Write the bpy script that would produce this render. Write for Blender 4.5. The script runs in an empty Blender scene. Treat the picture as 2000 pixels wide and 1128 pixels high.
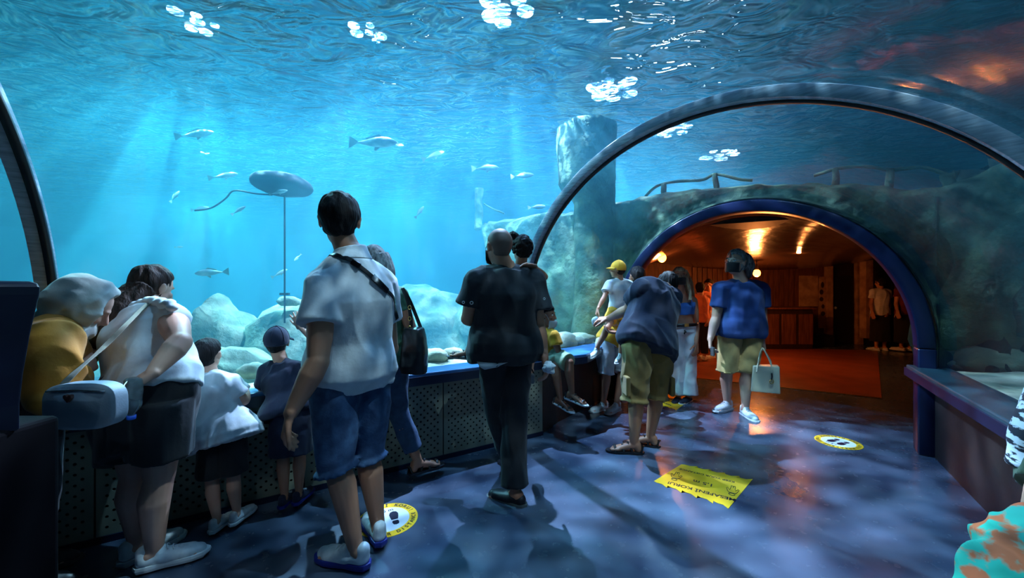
import bpy, bmesh, math, random
from mathutils import Vector, Matrix, noise, Quaternion
random.seed(7)
sc = bpy.context.scene
COL = sc.collection
PI = math.pi
V = Vector

# ---------------------------------------------------------------- camera
CAM_H = 1.29
FPX = 760.0
cam_data = bpy.data.cameras.new('camera')
cam_data.sensor_width = 36.0
cam_data.lens = 36.0 * FPX / 2000.0
cam_data.clip_start = 0.05
cam = bpy.data.objects.new('camera', cam_data)
COL.objects.link(cam)
cam.location = (0, 0, CAM_H)
cam.rotation_euler = (PI / 2, 0, 0)
sc.camera = cam
sc.view_settings.view_transform = 'Standard'
sc.view_settings.look = 'None'
sc.view_settings.gamma = 1.0
sc.view_settings.exposure = 0.0
sc.view_settings.use_curve_mapping = False
cy = sc.cycles
cy.use_denoising = True
cy.use_adaptive_sampling = True
cy.adaptive_threshold = 0.02
cy.max_bounces = 7
cy.diffuse_bounces = 3
cy.glossy_bounces = 3
cy.transmission_bounces = 4
cy.volume_bounces = 0
cy.transparent_max_bounces = 14
cy.sample_clamp_indirect = 4.0
cy.caustics_reflective = False
cy.caustics_refractive = False

# ---------------------------------------------------------------- world: a dark hall
w = bpy.data.worlds.new('world')
sc.world = w
w.use_nodes = True
w.node_tree.nodes['Background'].inputs[0].default_value = (0.05, 0.16, 0.25, 1)
w.node_tree.nodes['Background'].inputs[1].default_value = 0.10

SURF = 3.35          # height of the water surface


def lin(c):
    return tuple(((v / 255.0) / 12.92 if v / 255.0 <= 0.04045 else ((v / 255.0 + 0.055) / 1.055) ** 2.4) for v in c)


def P(x, y, Y):
    return V(((x - 1000.0) * Y / FPX, Y, CAM_H - (y - 564.0) * Y / FPX))


def G(x, y):
    Y = FPX * CAM_H / (y - 564.0)
    return V(((x - 1000.0) * Y / FPX, Y, 0))


# floodlights above the tank water: spot lamps (their housings are built further down)
FLOODS = [  # x, y, z, power, spot angle, colour
    (-0.1, 4.5, 4.5, 19000, 150, (0.55, 0.70, 1.0)),
    (-1.8, 4.9, 4.5, 10500, 150, (0.48, 0.78, 1.0)),
    (-3.8, 4.7, 4.5, 18000, 150, (0.38, 0.92, 1.0)),
    (-2.6, 9.0, 4.6, 14000, 150, (0.33, 0.90, 1.0)),
    (-7.5, 9.5, 4.6, 18000, 150, (0.33, 0.90, 1.0)),
    (1.6, 6.3, 4.5, 15000, 140, (0.60, 0.84, 1.0)),
    (3.2, 7.9, 4.5, 16000, 140, (0.60, 0.82, 1.0)),
    (5.0, 9.4, 4.5, 10000, 140, (0.60, 0.82, 1.0)),
    (0.1, 2.1, 5.8, 3200, 92, (0.36, 0.70, 1.0)),
    (1.7, 1.2, 5.6, 3600, 92, (0.58, 0.84, 1.0)),
    (0.6, -2.3, 5.6, 3000, 100, (0.66, 0.86, 1.0)),
]


def flood_light(i):
    x, y, z, pw, ang, col = FLOODS[i]
    l = bpy.data.lights.new('flood_beam', 'SPOT')
    l.energy = pw
    l.spot_size = math.radians(ang)
    l.spot_blend = 0.6
    l.shadow_soft_size = 0.03
    l.color = col
    o = bpy.data.objects.new('flood_beam', l)
    COL.objects.link(o)
    o.location = (x, y, z)
    return o


# ================================================================ helpers
def link(name, me, m=None, parent=None):
    o = bpy.data.objects.new(name, me)
    COL.objects.link(o)
    if m:
        me.materials.append(m)
    if parent:
        o.parent = parent
    return o


def obj(name, bm, m=None, parent=None, smooth=True):
    me = bpy.data.meshes.new(name)
    bmesh.ops.recalc_face_normals(bm, faces=bm.faces)
    bm.to_mesh(me)
    bm.free()
    if smooth:
        for p in me.polygons:
            p.use_smooth = True
    return link(name, me, m, parent)


def tag(o, label=None, cat=None, group=None, kind=None):
    if label:
        o['label'] = label
    if cat:
        o['category'] = cat
    if group:
        o['group'] = group
    if kind:
        o['kind'] = kind
    return o


def thing(name, label, cat, loc=(0, 0, 0), group=None):
    o = bpy.data.objects.new(name, None)
    COL.objects.link(o)
    o.empty_display_size = 0.1
    o.location = loc
    return tag(o, label, cat, group)


def keep(o, root):
    """parent o (modelled in world coordinates) under root"""
    o.parent = root
    o.matrix_parent_inverse = Matrix.Translation(root.location).inverted()
    return o


def newmat(name):
    m = bpy.data.materials.new(name)
    m.use_nodes = True
    nt = m.node_tree
    return m, nt, nt.nodes['Principled BSDF'], nt.nodes['Material Output']


def mat(name, col, rough=0.6, col2=None, scale=6.0, bump=0.0, bscale=None, metal=0.0, spec=0.5,
        stretch=None, detail=4.0, sheen=0.0, emit=None, estr=0.0, ramp=(0.35, 0.65), bdist=0.02):
    m, nt, b, out = newmat(name)
    c1 = (*lin(col), 1)
    b.inputs['Base Color'].default_value = c1
    b.inputs['Roughness'].default_value = rough
    b.inputs['Metallic'].default_value = metal
    b.inputs['Specular IOR Level'].default_value = spec
    if sheen:
        b.inputs['Sheen Weight'].default_value = sheen
    if emit:
        b.inputs['Emission Color'].default_value = (*lin(emit), 1)
        b.inputs['Emission Strength'].default_value = estr
    tc = nt.nodes.new('ShaderNodeTexCoord')
    mp = nt.nodes.new('ShaderNodeMapping')
    nt.links.new(tc.outputs['Object'], mp.inputs[0])
    if stretch:
        mp.inputs['Scale'].default_value = stretch
    if col2:
        n = nt.nodes.new('ShaderNodeTexNoise')
        n.inputs['Scale'].default_value = scale
        n.inputs['Detail'].default_value = detail
        nt.links.new(mp.outputs[0], n.inputs['Vector'])
        r = nt.nodes.new('ShaderNodeValToRGB')
        r.color_ramp.elements[0].position = ramp[0]
        r.color_ramp.elements[0].color = c1
        r.color_ramp.elements[1].position = ramp[1]
        r.color_ramp.elements[1].color = (*lin(col2), 1)
        nt.links.new(n.outputs['Fac'], r.inputs[0])
        nt.links.new(r.outputs[0], b.inputs['Base Color'])
    if bump:
        n2 = nt.nodes.new('ShaderNodeTexNoise')
        n2.inputs['Scale'].default_value = bscale or scale * 3
        n2.inputs['Detail'].default_value = 5.0
        nt.links.new(mp.outputs[0], n2.inputs['Vector'])
        bp = nt.nodes.new('ShaderNodeBump')
        bp.inputs['Strength'].default_value = bump
        bp.inputs['Distance'].default_value = bdist
        nt.links.new(n2.outputs['Fac'], bp.inputs['Height'])
        nt.links.new(bp.outputs[0], b.inputs['Normal'])
    return m


def box(bm, c, s, rz=0.0, rot=None):
    """axis box of full size s centred at c"""
    M = Matrix.Translation(c) @ (rot.to_4x4() if rot else Matrix.Rotation(rz, 4, 'Z')) @ Matrix.Diagonal((*s, 1))
    return bmesh.ops.create_cube(bm, size=1.0, matrix=M)['verts']


def bevel(o, wdt=0.006, seg=2):
    md = o.modifiers.new('bevel', 'BEVEL')
    md.width = wdt
    md.segments = seg
    md.limit_method = 'ANGLE'
    return o


def frame_of(d):
    d = d.normalized()
    up = V((0, 0, 1)) if abs(d.z) < 0.95 else V((0, 1, 0))
    a = d.cross(up).normalized()
    return a, a.cross(d).normalized()


def cap(bm, p1, r1, p2=None, r2=None, seg=14):
    """rounded, tapered limb piece between two points (closed)"""
    if p2 is None:
        p2, r2 = p1 + V((0, 0, 1e-4)), r1
    if (p2 - p1).length < 1e-5:
        p2 = p1 + V((0, 0, 1e-4))
    d = (p2 - p1).normalized()
    a, b = frame_of(d)
    rings = []
    n = 5
    for k in range(n):
        t = PI / 2 * (1 - k / n)
        rings.append((p1 - d * r1 * math.sin(t), r1 * math.cos(t)))
    rings.append((p1, r1))
    rings.append((p2, r2))
    for k in range(1, n + 1):
        t = PI / 2 * k / n
        rings.append((p2 + d * r2 * math.sin(t), r2 * math.cos(t)))
    prev = None
    for (c, r) in rings:
        if r < 1e-4:
            cur = [bm.verts.new(c)]
        else:
            cur = [bm.verts.new(c + (a * math.cos(2 * PI * i / seg) + b * math.sin(2 * PI * i / seg)) * r) for i in range(seg)]
        if prev is not None:
            if len(prev) == 1 and len(cur) > 1:
                for i in range(seg):
                    bm.faces.new((prev[0], cur[(i + 1) % seg], cur[i]))
            elif len(cur) == 1 and len(prev) > 1:
                for i in range(seg):
                    bm.faces.new((prev[i], prev[(i + 1) % seg], cur[0]))
            elif len(cur) > 1:
                for i in range(seg):
                    bm.faces.new((prev[i], prev[(i + 1) % seg], cur[(i + 1) % seg], cur[i]))
        prev = cur


def ell(bm, c, r, rot=None, seg=20):
    M = Matrix.Translation(c) @ (rot.to_4x4() if rot else Matrix.Identity(4)) @ Matrix.Diagonal((*r, 1))
    bmesh.ops.create_uvsphere(bm, u_segments=seg, v_segments=seg * 2 // 3, radius=1.0, matrix=M)


def loft(bm, rings, seg=28, power=2.0, closed_ends=True):
    """rings: (centre, x axis, y axis) axes carry the radii; superellipse section"""
    prev = None
    first = None
    for (c, ax, ay) in rings:
        cur = []
        for i in range(seg):
            t = 2 * PI * i / seg
            ct, st = math.cos(t), math.sin(t)
            e = 2.0 / power
            cx = math.copysign(abs(ct) ** e, ct)
            sy = math.copysign(abs(st) ** e, st)
            cur.append(bm.verts.new(c + ax * cx + ay * sy))
        if prev:
            for i in range(seg):
                bm.faces.new((prev[i], prev[(i + 1) % seg], cur[(i + 1) % seg], cur[i]))
        else:
            first = cur
        prev = cur
    if closed_ends:
        bm.faces.new(first[::-1])
        bm.faces.new(prev)


def tube(bm, pts, r, seg=8, rs=None):
    pts = [V(p) for p in pts]
    rings = []
    for i, p in enumerate(pts):
        d = (pts[min(i + 1, len(pts) - 1)] - pts[max(i - 1, 0)])
        a, b = frame_of(d)
        rr = rs[i] if rs else r
        rings.append((p, a * rr, b * rr))
    # keep the frames from flipping
    for i in range(1, len(rings)):
        c, ax, ay = rings[i]
        if ax.dot(rings[i - 1][1]) < 0:
            rings[i] = (c, -ax, -ay)
    loft(bm, rings, seg=seg)


def strap(bm, pts, nrm, wd, th=0.004):
    """flat band through pts; nrm = list of normals"""
    pts = [V(p) for p in pts]
    rings = []
    for i, p in enumerate(pts):
        d = (pts[min(i + 1, len(pts) - 1)] - pts[max(i - 1, 0)]).normalized()
        n = nrm[i] if isinstance(nrm, list) else nrm
        s = d.cross(n).normalized()
        n2 = s.cross(d).normalized()
        rings.append((p, s * wd / 2, n2 * th / 2))
    loft(bm, rings, seg=12, power=5)


def smooth_pts(pts, n=6):
    """Catmull-Rom through pts"""
    pts = [V(p) for p in pts]
    out = []
    for i in range(len(pts) - 1):
        p0 = pts[max(i - 1, 0)]
        p1, p2 = pts[i], pts[i + 1]
        p3 = pts[min(i + 2, len(pts) - 1)]
        for k in range(n):
            t = k / n
            out.append(0.5 * ((2 * p1) + (p2 - p0) * t + (2 * p0 - 5 * p1 + 4 * p2 - p3) * t * t + (3 * p1 - p0 - 3 * p2 + p3) * t ** 3))
    out.append(pts[-1])
    return out


def noisy(o, amp, freq, seed=0.0, stretch=(1, 1, 1), oct=3):
    """push vertices along their normals by fractal noise"""
    me = o.data
    nrm = [v.normal.copy() for v in me.vertices]
    s = V(stretch)
    for v, n in zip(me.vertices, nrm):
        q = V((v.co.x * s.x, v.co.y * s.y, v.co.z * s.z)) * freq + V((seed, seed * 1.7, -seed))
        v.co += n * amp * noise.fractal(q, 1.0, 2.0, oct)
    me.update()
    return o


def prism(bm, poly, z0, z1):
    """poly: list of (x,y); closed prism"""
    lo = [bm.verts.new((p[0], p[1], z0)) for p in poly]
    hi = [bm.verts.new((p[0], p[1], z1)) for p in poly]
    bm.faces.new(lo[::-1])
    bm.faces.new(hi)
    n = len(poly)
    for i in range(n):
        bm.faces.new((lo[i], lo[(i + 1) % n], hi[(i + 1) % n], hi[i]))


def offs(line, d):
    """offset a polyline to its left by d"""
    out = []
    for i, p in enumerate(line):
        a = V(line[max(i - 1, 0)]).to_2d()
        b = V(line[min(i + 1, len(line) - 1)]).to_2d()
        t = (b - a).normalized()
        out.append((p[0] - t.y * d, p[1] + t.x * d))
    return out

# ================================================================ materials
M = {}
def floor_mat():
    m, nt, b, out = newmat('resin_floor')
    tc = nt.nodes.new('ShaderNodeTexCoord')
    n = nt.nodes.new('ShaderNodeTexNoise'); n.inputs['Scale'].default_value = 1.4; n.inputs['Detail'].default_value = 6
    nt.links.new(tc.outputs['Object'], n.inputs['Vector'])
    r = nt.nodes.new('ShaderNodeValToRGB')
    r.color_ramp.elements[0].position = .3; r.color_ramp.elements[0].color = (*lin((48, 58, 74)), 1)
    r.color_ramp.elements[1].position = .7; r.color_ramp.elements[1].color = (*lin((86, 98, 118)), 1)
    nt.links.new(n.outputs['Fac'], r.inputs[0]); nt.links.new(r.outputs[0], b.inputs['Base Color'])
    n2 = nt.nodes.new('ShaderNodeTexNoise'); n2.inputs['Scale'].default_value = 14; n2.inputs['Detail'].default_value = 5
    nt.links.new(tc.outputs['Object'], n2.inputs['Vector'])
    r2 = nt.nodes.new('ShaderNodeMapRange'); r2.inputs['To Min'].default_value = .16; r2.inputs['To Max'].default_value = .34
    nt.links.new(n2.outputs['Fac'], r2.inputs['Value']); nt.links.new(r2.outputs[0], b.inputs['Roughness'])
    n3 = nt.nodes.new('ShaderNodeTexNoise'); n3.inputs['Scale'].default_value = 5; n3.inputs['Detail'].default_value = 3
    nt.links.new(tc.outputs['Object'], n3.inputs['Vector'])
    bp = nt.nodes.new('ShaderNodeBump'); bp.inputs['Strength'].default_value = .12; bp.inputs['Distance'].default_value = .03
    nt.links.new(n3.outputs['Fac'], bp.inputs['Height']); nt.links.new(bp.outputs[0], b.inputs['Normal'])
    return m
M['floor'] = floor_mat()
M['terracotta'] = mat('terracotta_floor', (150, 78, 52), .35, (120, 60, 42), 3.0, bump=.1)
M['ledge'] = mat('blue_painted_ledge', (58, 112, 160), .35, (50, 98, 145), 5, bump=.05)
M['ledge_shaded'] = mat('shaded_teal_ledge', (34, 66, 76), .45, (28, 56, 66), 5, bump=.05)  # shaded copy of the blue ledge: right-side dimness put into the colour
M['fascia'] = mat('dark_blue_fascia', (14, 26, 52), .35)
M['base_dark'] = mat('dark_brown_wall', (40, 30, 30), .5, (28, 24, 26), 4, bump=.1)
M['metal'] = mat('brushed_rib_metal', (176, 186, 196), .45, (140, 150, 160), 12, metal=.1, bump=.05, stretch=(1, 1, 8))
M['black'] = mat('black_rubber', (10, 11, 14), .5)
M['ringblue'] = mat('blue_ring_paint', (12, 24, 58), .3)
M['panel'] = mat('beige_perforated_metal', (150, 148, 128), .45, (132, 132, 116), 3)
M['stone'] = mat('carved_stone', (84, 112, 84), .9, (38, 64, 46), 2.4, bump=.9, bscale=7, bdist=.06, detail=8)
M['stone_dark'] = mat('mossy_rock', (28, 62, 38), .9, (12, 32, 22), 2.0, bump=.9, bscale=6, bdist=.07, detail=8)
M['rock'] = mat('tank_rock', (150, 158, 132), .9, (96, 116, 96), 3.0, bump=.8, bscale=9, bdist=.05, detail=8)
M['sand'] = mat('coral_sand', (206, 204, 178), .95, (150, 156, 134), 4, bump=.7, bscale=16, bdist=.03, detail=8)
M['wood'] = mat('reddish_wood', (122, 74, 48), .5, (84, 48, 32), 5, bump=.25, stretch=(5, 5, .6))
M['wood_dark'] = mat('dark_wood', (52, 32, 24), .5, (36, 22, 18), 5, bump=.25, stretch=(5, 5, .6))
M['plaster'] = mat('warm_plaster', (190, 150, 112), .8, (150, 112, 84), 6, bump=.4)
M['ceil'] = mat('glossy_dark_ceiling', (70, 48, 36), .22, (46, 32, 26), 2, bump=.35, bscale=3.0, bdist=.04)
M['tankwall'] = mat('blue_tank_wall', (24, 130, 190), .9, (20, 104, 168), .5, bump=.2)
M['hall'] = mat('dark_hall_ceiling', (30, 40, 52), .8, (18, 24, 34), 2)


def acrylic_mat():
    m = bpy.data.materials.new('acrylic'); m.use_nodes = True
    nt = m.node_tree; nt.nodes.clear()
    out = nt.nodes.new('ShaderNodeOutputMaterial')
    mix = nt.nodes.new('ShaderNodeMixShader')
    tr = nt.nodes.new('ShaderNodeBsdfTransparent'); tr.inputs[0].default_value = (.965, .985, .99, 1)
    gl = nt.nodes.new('ShaderNodeBsdfGlossy'); gl.inputs['Roughness'].default_value = .07
    lw = nt.nodes.new('ShaderNodeLayerWeight'); lw.inputs[0].default_value = .5
    pw = nt.nodes.new('ShaderNodeMath'); pw.operation = 'POWER'; pw.inputs[1].default_value = 5.0
    fr = nt.nodes.new('ShaderNodeMath'); fr.operation = 'MULTIPLY_ADD'; fr.inputs[1].default_value = .9; fr.inputs[2].default_value = .022
    nt.links.new(lw.outputs['Facing'], pw.inputs[0]); nt.links.new(pw.outputs[0], fr.inputs[0])
    tc = nt.nodes.new('ShaderNodeTexCoord')
    n = nt.nodes.new('ShaderNodeTexNoise'); n.inputs['Scale'].default_value = 2.5; n.inputs['Detail'].default_value = 3
    bp = nt.nodes.new('ShaderNodeBump'); bp.inputs['Strength'].default_value = .12; bp.inputs['Distance'].default_value = .05
    nt.links.new(tc.outputs['Object'], n.inputs['Vector']); nt.links.new(n.outputs['Fac'], bp.inputs['Height'])
    nt.links.new(bp.outputs[0], gl.inputs['Normal'])
    nt.links.new(fr.outputs[0], mix.inputs[0]); nt.links.new(tr.outputs[0], mix.inputs[1]); nt.links.new(gl.outputs[0], mix.inputs[2])
    nt.links.new(mix.outputs[0], out.inputs[0])
    return m
M['acrylic'] = acrylic_mat()


def surface_mat():
    """rippled water surface: a painted bright and dark tint stands in for caustics, the rest is mirrored"""
    m = bpy.data.materials.new('water_surface'); m.use_nodes = True
    nt = m.node_tree; nt.nodes.clear()
    L = nt.links.new
    out = nt.nodes.new('ShaderNodeOutputMaterial')
    mix = nt.nodes.new('ShaderNodeMixShader')
    tr = nt.nodes.new('ShaderNodeBsdfTransparent')
    gl = nt.nodes.new('ShaderNodeBsdfGlossy'); gl.inputs['Roughness'].default_value = .10
    gl.inputs[0].default_value = (.85, .97, 1, 1)
    tc = nt.nodes.new('ShaderNodeTexCoord')
    mp = nt.nodes.new('ShaderNodeMapping'); mp.inputs['Scale'].default_value = (1.0, 1.7, 1); mp.inputs['Rotation'].default_value = (0, 0, .35)
    L(tc.outputs['Object'], mp.inputs[0])
    n = nt.nodes.new('ShaderNodeTexNoise'); n.inputs['Scale'].default_value = 3.2; n.inputs['Detail'].default_value = 3; n.inputs['Distortion'].default_value = 1.4
    L(mp.outputs[0], n.inputs['Vector'])
    r = nt.nodes.new('ShaderNodeValToRGB')
    r.color_ramp.elements[0].position = .40; r.color_ramp.elements[0].color = (.10, .16, .22, 1)
    r.color_ramp.elements[1].position = .64; r.color_ramp.elements[1].color = (.9, .98, 1, 1)
    L(n.outputs['Fac'], r.inputs[0])
    nf = nt.nodes.new('ShaderNodeTexNoise'); nf.inputs['Scale'].default_value = 7.5; nf.inputs['Detail'].default_value = 2; nf.inputs['Distortion'].default_value = 2.2
    L(mp.outputs[0], nf.inputs['Vector'])
    rf2 = nt.nodes.new('ShaderNodeValToRGB')
    rf2.color_ramp.elements[0].position = .47; rf2.color_ramp.elements[0].color = (.06, .10, .15, 1)
    rf2.color_ramp.elements[1].position = .57; rf2.color_ramp.elements[1].color = (1, 1, 1, 1)
    L(nf.outputs['Fac'], rf2.inputs[0])
    ml = nt.nodes.new('ShaderNodeMix'); ml.data_type = 'RGBA'; ml.blend_type = 'MULTIPLY'; ml.inputs[0].default_value = 1.0
    L(r.outputs[0], ml.inputs[6]); L(rf2.outputs[0], ml.inputs[7]); L(ml.outputs[2], tr.inputs[0])  # noise tint painted in place of caustics, dapples the light passing through
    n2 = nt.nodes.new('ShaderNodeTexNoise'); n2.inputs['Scale'].default_value = 2.6; n2.inputs['Detail'].default_value = 2.2; n2.inputs['Distortion'].default_value = 1.2
    L(mp.outputs[0], n2.inputs['Vector'])
    bp = nt.nodes.new('ShaderNodeBump'); bp.inputs['Strength'].default_value = .75; bp.inputs['Distance'].default_value = .11
    L(n2.outputs['Fac'], bp.inputs['Height']); L(bp.outputs[0], gl.inputs['Normal'])
    rf = nt.nodes.new('ShaderNodeBsdfRefraction'); rf.inputs['Roughness'].default_value = .02; rf.inputs['IOR'].default_value = 1.33
    L(bp.outputs[0], rf.inputs['Normal'])
    m2 = nt.nodes.new('ShaderNodeMixShader'); m2.inputs[0].default_value = .45
    L(tr.outputs[0], m2.inputs[1]); L(rf.outputs[0], m2.inputs[2])
    lw = nt.nodes.new('ShaderNodeLayerWeight'); lw.inputs[0].default_value = .5
    L(bp.outputs[0], lw.inputs['Normal'])
    mr = nt.nodes.new('ShaderNodeMapRange'); mr.inputs['From Min'].default_value = .25; mr.inputs['From Max'].default_value = .7
    mr.inputs['To Min'].default_value = .10; mr.inputs['To Max'].default_value = .80
    L(lw.outputs['Facing'], mr.inputs['Value'])
    L(mr.outputs[0], mix.inputs[0]); L(m2.outputs[0], mix.inputs[1]); L(gl.outputs[0], mix.inputs[2])
    L(mix.outputs[0], out.inputs[0])
    return m
M['surface'] = surface_mat()


def water_mat():
    m = bpy.data.materials.new('tank_water'); m.use_nodes = True
    nt = m.node_tree; nt.nodes.clear()
    out = nt.nodes.new('ShaderNodeOutputMaterial')
    add = nt.nodes.new('ShaderNodeAddShader')
    s = nt.nodes.new('ShaderNodeVolumeScatter'); s.inputs['Color'].default_value = (.15, .74, .96, 1); s.inputs['Density'].default_value = .085
    a = nt.nodes.new('ShaderNodeVolumeAbsorption'); a.inputs['Color'].default_value = (.10, .70, .86, 1); a.inputs['Density'].default_value = .10
    nt.links.new(s.outputs[0], add.inputs[0]); nt.links.new(a.outputs[0], add.inputs[1])
    nt.links.new(add.outputs[0], out.inputs['Volume'])
    return m
M['water'] = water_mat()
# ================================================================ tunnel shape
# sections: centre x, y, heading of the section line, half width, centre height, rise
SEC = [(-3.55, -1.05, math.radians(-58), 1.8, 1.0, 1.48),
       (-1.28, 0.365, math.radians(-58), 1.8, 1.02, 1.48),
       (1.067, 2.354, -0.854, 1.513, 1.011, 1.376),
       (2.264, 3.819, -0.65, 1.273, 0.827, 1.295)]
ZL = 0.68   # ledge height


def sec_pt(s, t, off=0.0):
    cx, cyy, a, wd, zc, H = s
    return V((cx - (wd + off) * math.cos(t) * math.cos(a), cyy - (wd + off) * math.cos(t) * math.sin(a), zc + (H + off) * math.sin(t)))


def sec_t0(s, z=ZL + .004):
    return math.asin(max(-1, min(1, (z - s[4]) / s[5])))


def sec_mix(a, b, t):
    return tuple(a[i] * (1 - t) + b[i] * t for i in range(6))


def baseL(s): return sec_pt(s, sec_t0(s))
def baseR(s): return sec_pt(s, PI - sec_t0(s))


N_ARC = 96
def shell(secs, off=0.0, off2=None, sub=6):
    bm = bmesh.new()
    rows = []
    L = []
    for i in range(len(secs) - 1):
        for k in range(sub):
            L.append(sec_mix(secs[i], secs[i + 1], k / sub))
    L.append(secs[-1])
    for o in ([off] if off2 is None else [off, off2]):
        g = []
        for s in L:
            t0 = sec_t0(s)
            g.append([bm.verts.new(sec_pt(s, t0 + (PI - 2 * t0) * j / N_ARC, o)) for j in range(N_ARC + 1)])
        rows.append(g)
    g = rows[0]
    nS = len(L)
    for i in range(nS - 1):
        for j in range(N_ARC):
            bm.faces.new((g[i][j], g[i][j + 1], g[i + 1][j + 1], g[i + 1][j]))
    if off2 is not None:
        h = rows[1]
        for i in range(nS - 1):
            for j in range(N_ARC):
                bm.faces.new((h[i][j], h[i + 1][j], h[i + 1][j + 1], h[i][j + 1]))
    return bm

for i in range(3):
    o = obj('window_%d' % (i + 1), shell(SEC[i:i + 2], .012, .042), M['acrylic'])
    tag(o, kind='structure')

# rib frames: ribs at rib1 and rib2, each a metal band with a black gasket
def arch_band(s, n_dir, half, r0, r1, t_lo=None):
    bm = bmesh.new()
    prev = None
    t0 = sec_t0(s) if t_lo is None else t_lo
    N = 72
    for j in range(N + 1):
        t = t0 + (PI - 2 * t0) * j / N
        a = sec_pt(s, t, r0); b = sec_pt(s, t, r1)
        cur = [bm.verts.new(a - n_dir * half), bm.verts.new(a + n_dir * half), bm.verts.new(b + n_dir * half), bm.verts.new(b - n_dir * half)]
        if prev:
            for q in range(4):
                bm.faces.new((prev[q], prev[(q + 1) % 4], cur[(q + 1) % 4], cur[q]))
        else:
            bm.faces.new(cur[::-1])
        prev = cur
    bm.faces.new(prev)
    return bm

def nrm_of(s): return V((-math.sin(s[2]), math.cos(s[2]), 0))

for k, lab in ((1, 'grey metal arch rib at the left edge behind the bent headscarf'),
               (2, 'long grey metal arch rib sweeping over the whole tunnel')):
    s = SEC[k]; n = nrm_of(s)
    t = thing('arch_rib', lab, 'tunnel rib', (s[0], s[1], ZL), None)
    a = keep(obj('rib_band', arch_band(s, n, .032, -.050, .012), M['metal']), t)
    bevel(a, .003)
    b = keep(obj('gasket', arch_band(s, n, .014, -.064, -.045), M['black']), t)
    b.data.transform(Matrix.Translation(n * .030))

# the blue ring of the exit
s = SEC[3]; n = nrm_of(s)
t = thing('archway', 'dark blue round archway around the orange lit passage', 'archway', (s[0], s[1], 0))
bm = arch_band(s, n, .09, -.085, .02, t_lo=0)
a = keep(bevel(obj('arch', bm, M['ringblue']), .012), t)
for sg in (0, PI):
    q = sec_pt(s, sg, -.03)
    bm = bmesh.new(); box(bm, V((q.x, q.y, s[4] / 2)), (.105, .18, s[4]), s[2])
    keep(bevel(obj('post', bm, M['ringblue']), .012), t)

# ---------------------------------------------------------------- floor
bm = bmesh.new()
prism(bm, [(-9, -6), (12, -6), (12, 11), (-9, 11)], -.1, 0)
tag(obj('floor', bm, M['floor'], smooth=False), kind='structure')
bm = bmesh.new()
c = [G(1350, 737), G(1722, 778), G(1714, 684), G(1380, 678)]
poly = [(c[0].x, c[0].y), (c[1].x, c[1].y), (c[2].x, c[2].y), (c[3].x, c[3].y + 1.0)]
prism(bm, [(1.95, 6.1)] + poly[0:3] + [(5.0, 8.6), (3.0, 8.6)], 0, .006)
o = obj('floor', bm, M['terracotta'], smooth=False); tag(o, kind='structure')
# brass threshold strip at the near edge of the terracotta floor
bm = bmesh.new()
a, b = V(poly[0]), V(poly[1])
d = (b - a)
box(bm, V(((a.x + b.x) / 2, (a.y + b.y) / 2, .006)), (d.length, .03, .008), math.atan2(d.y, d.x))
tag(obj('trim_1', bm, mat('brass_strip', (200, 150, 90), .3, metal=.9), smooth=False), kind='structure')

# ---------------------------------------------------------------- low walls and ledges
WL = [(-6.0, -.46), (-2.9, 1.474), (.27, 3.445)]           # perforated wall line
def ledge(name, inner, outer, wall_in, face_mat, z1=ZL):
    bm = bmesh.new()
    prism(bm, inner + outer[::-1], z1 - .075, z1)
    o = bevel(obj(name, bm, face_mat or M['ledge'], smooth=False), .008)
    return tag(o, kind='structure')

left_base = [tuple(baseL(s).to_2d()) for s in SEC]
right_base = [tuple(baseR(s).to_2d()) for s in SEC]
inner = [(-6.0 + .03, -.5), (-2.88, 1.43), (.29, 3.40), (.70, 3.66), (1.04, 4.28), (1.22, 4.62)]
outer = offs([left_base[0], left_base[1], left_base[2], left_base[3]], .10)
ledge('trim_2', inner, outer, None, None)
bm = bmesh.new()
inn2 = offs(inner, -.012)
prism(bm, inn2 + offs(inner, .01)[::-1], ZL - .085, ZL - .022)
tag(obj('trim_3', bm, M['fascia'], smooth=False), kind='structure')
rin = [(-.9, -1.35), (.6, -.4), (2.0, 1.36), (2.22, 1.69), (2.81, 2.58), (3.2, 3.16)]
rout = offs([(-1.6, -2.4), right_base[1], right_base[2], right_base[3]], -.12)
ledge('trim_4', rin, rout, None, M['ledge_shaded'])
bm = bmesh.new()
prism(bm, offs(rin, .012) + offs(rin, -.01)[::-1], ZL - .085, ZL - .022)
tag(obj('trim_5', bm, M['fascia'], smooth=False), kind='structure')

def wall_prism(name, line, th, z0, z1, m):
    bm = bmesh.new()
    prism(bm, line + offs(line, th)[::-1], z0, z1)
    return tag(obj(name, bm, m, smooth=False), kind='structure')

wall_prism('wall_left', offs(WL, .022), .10, 0, ZL - .08, M['base_dark'])
wall_prism('wall_left', [(.27, 3.47), (.45, 3.78), (.9, 4.35), (1.12, 4.72)], .10, 0, ZL - .08, M['base_dark'])
wall_prism('wall_right', offs(rin, -.13), -.10, 0, ZL - .08, M['base_dark'])

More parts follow.
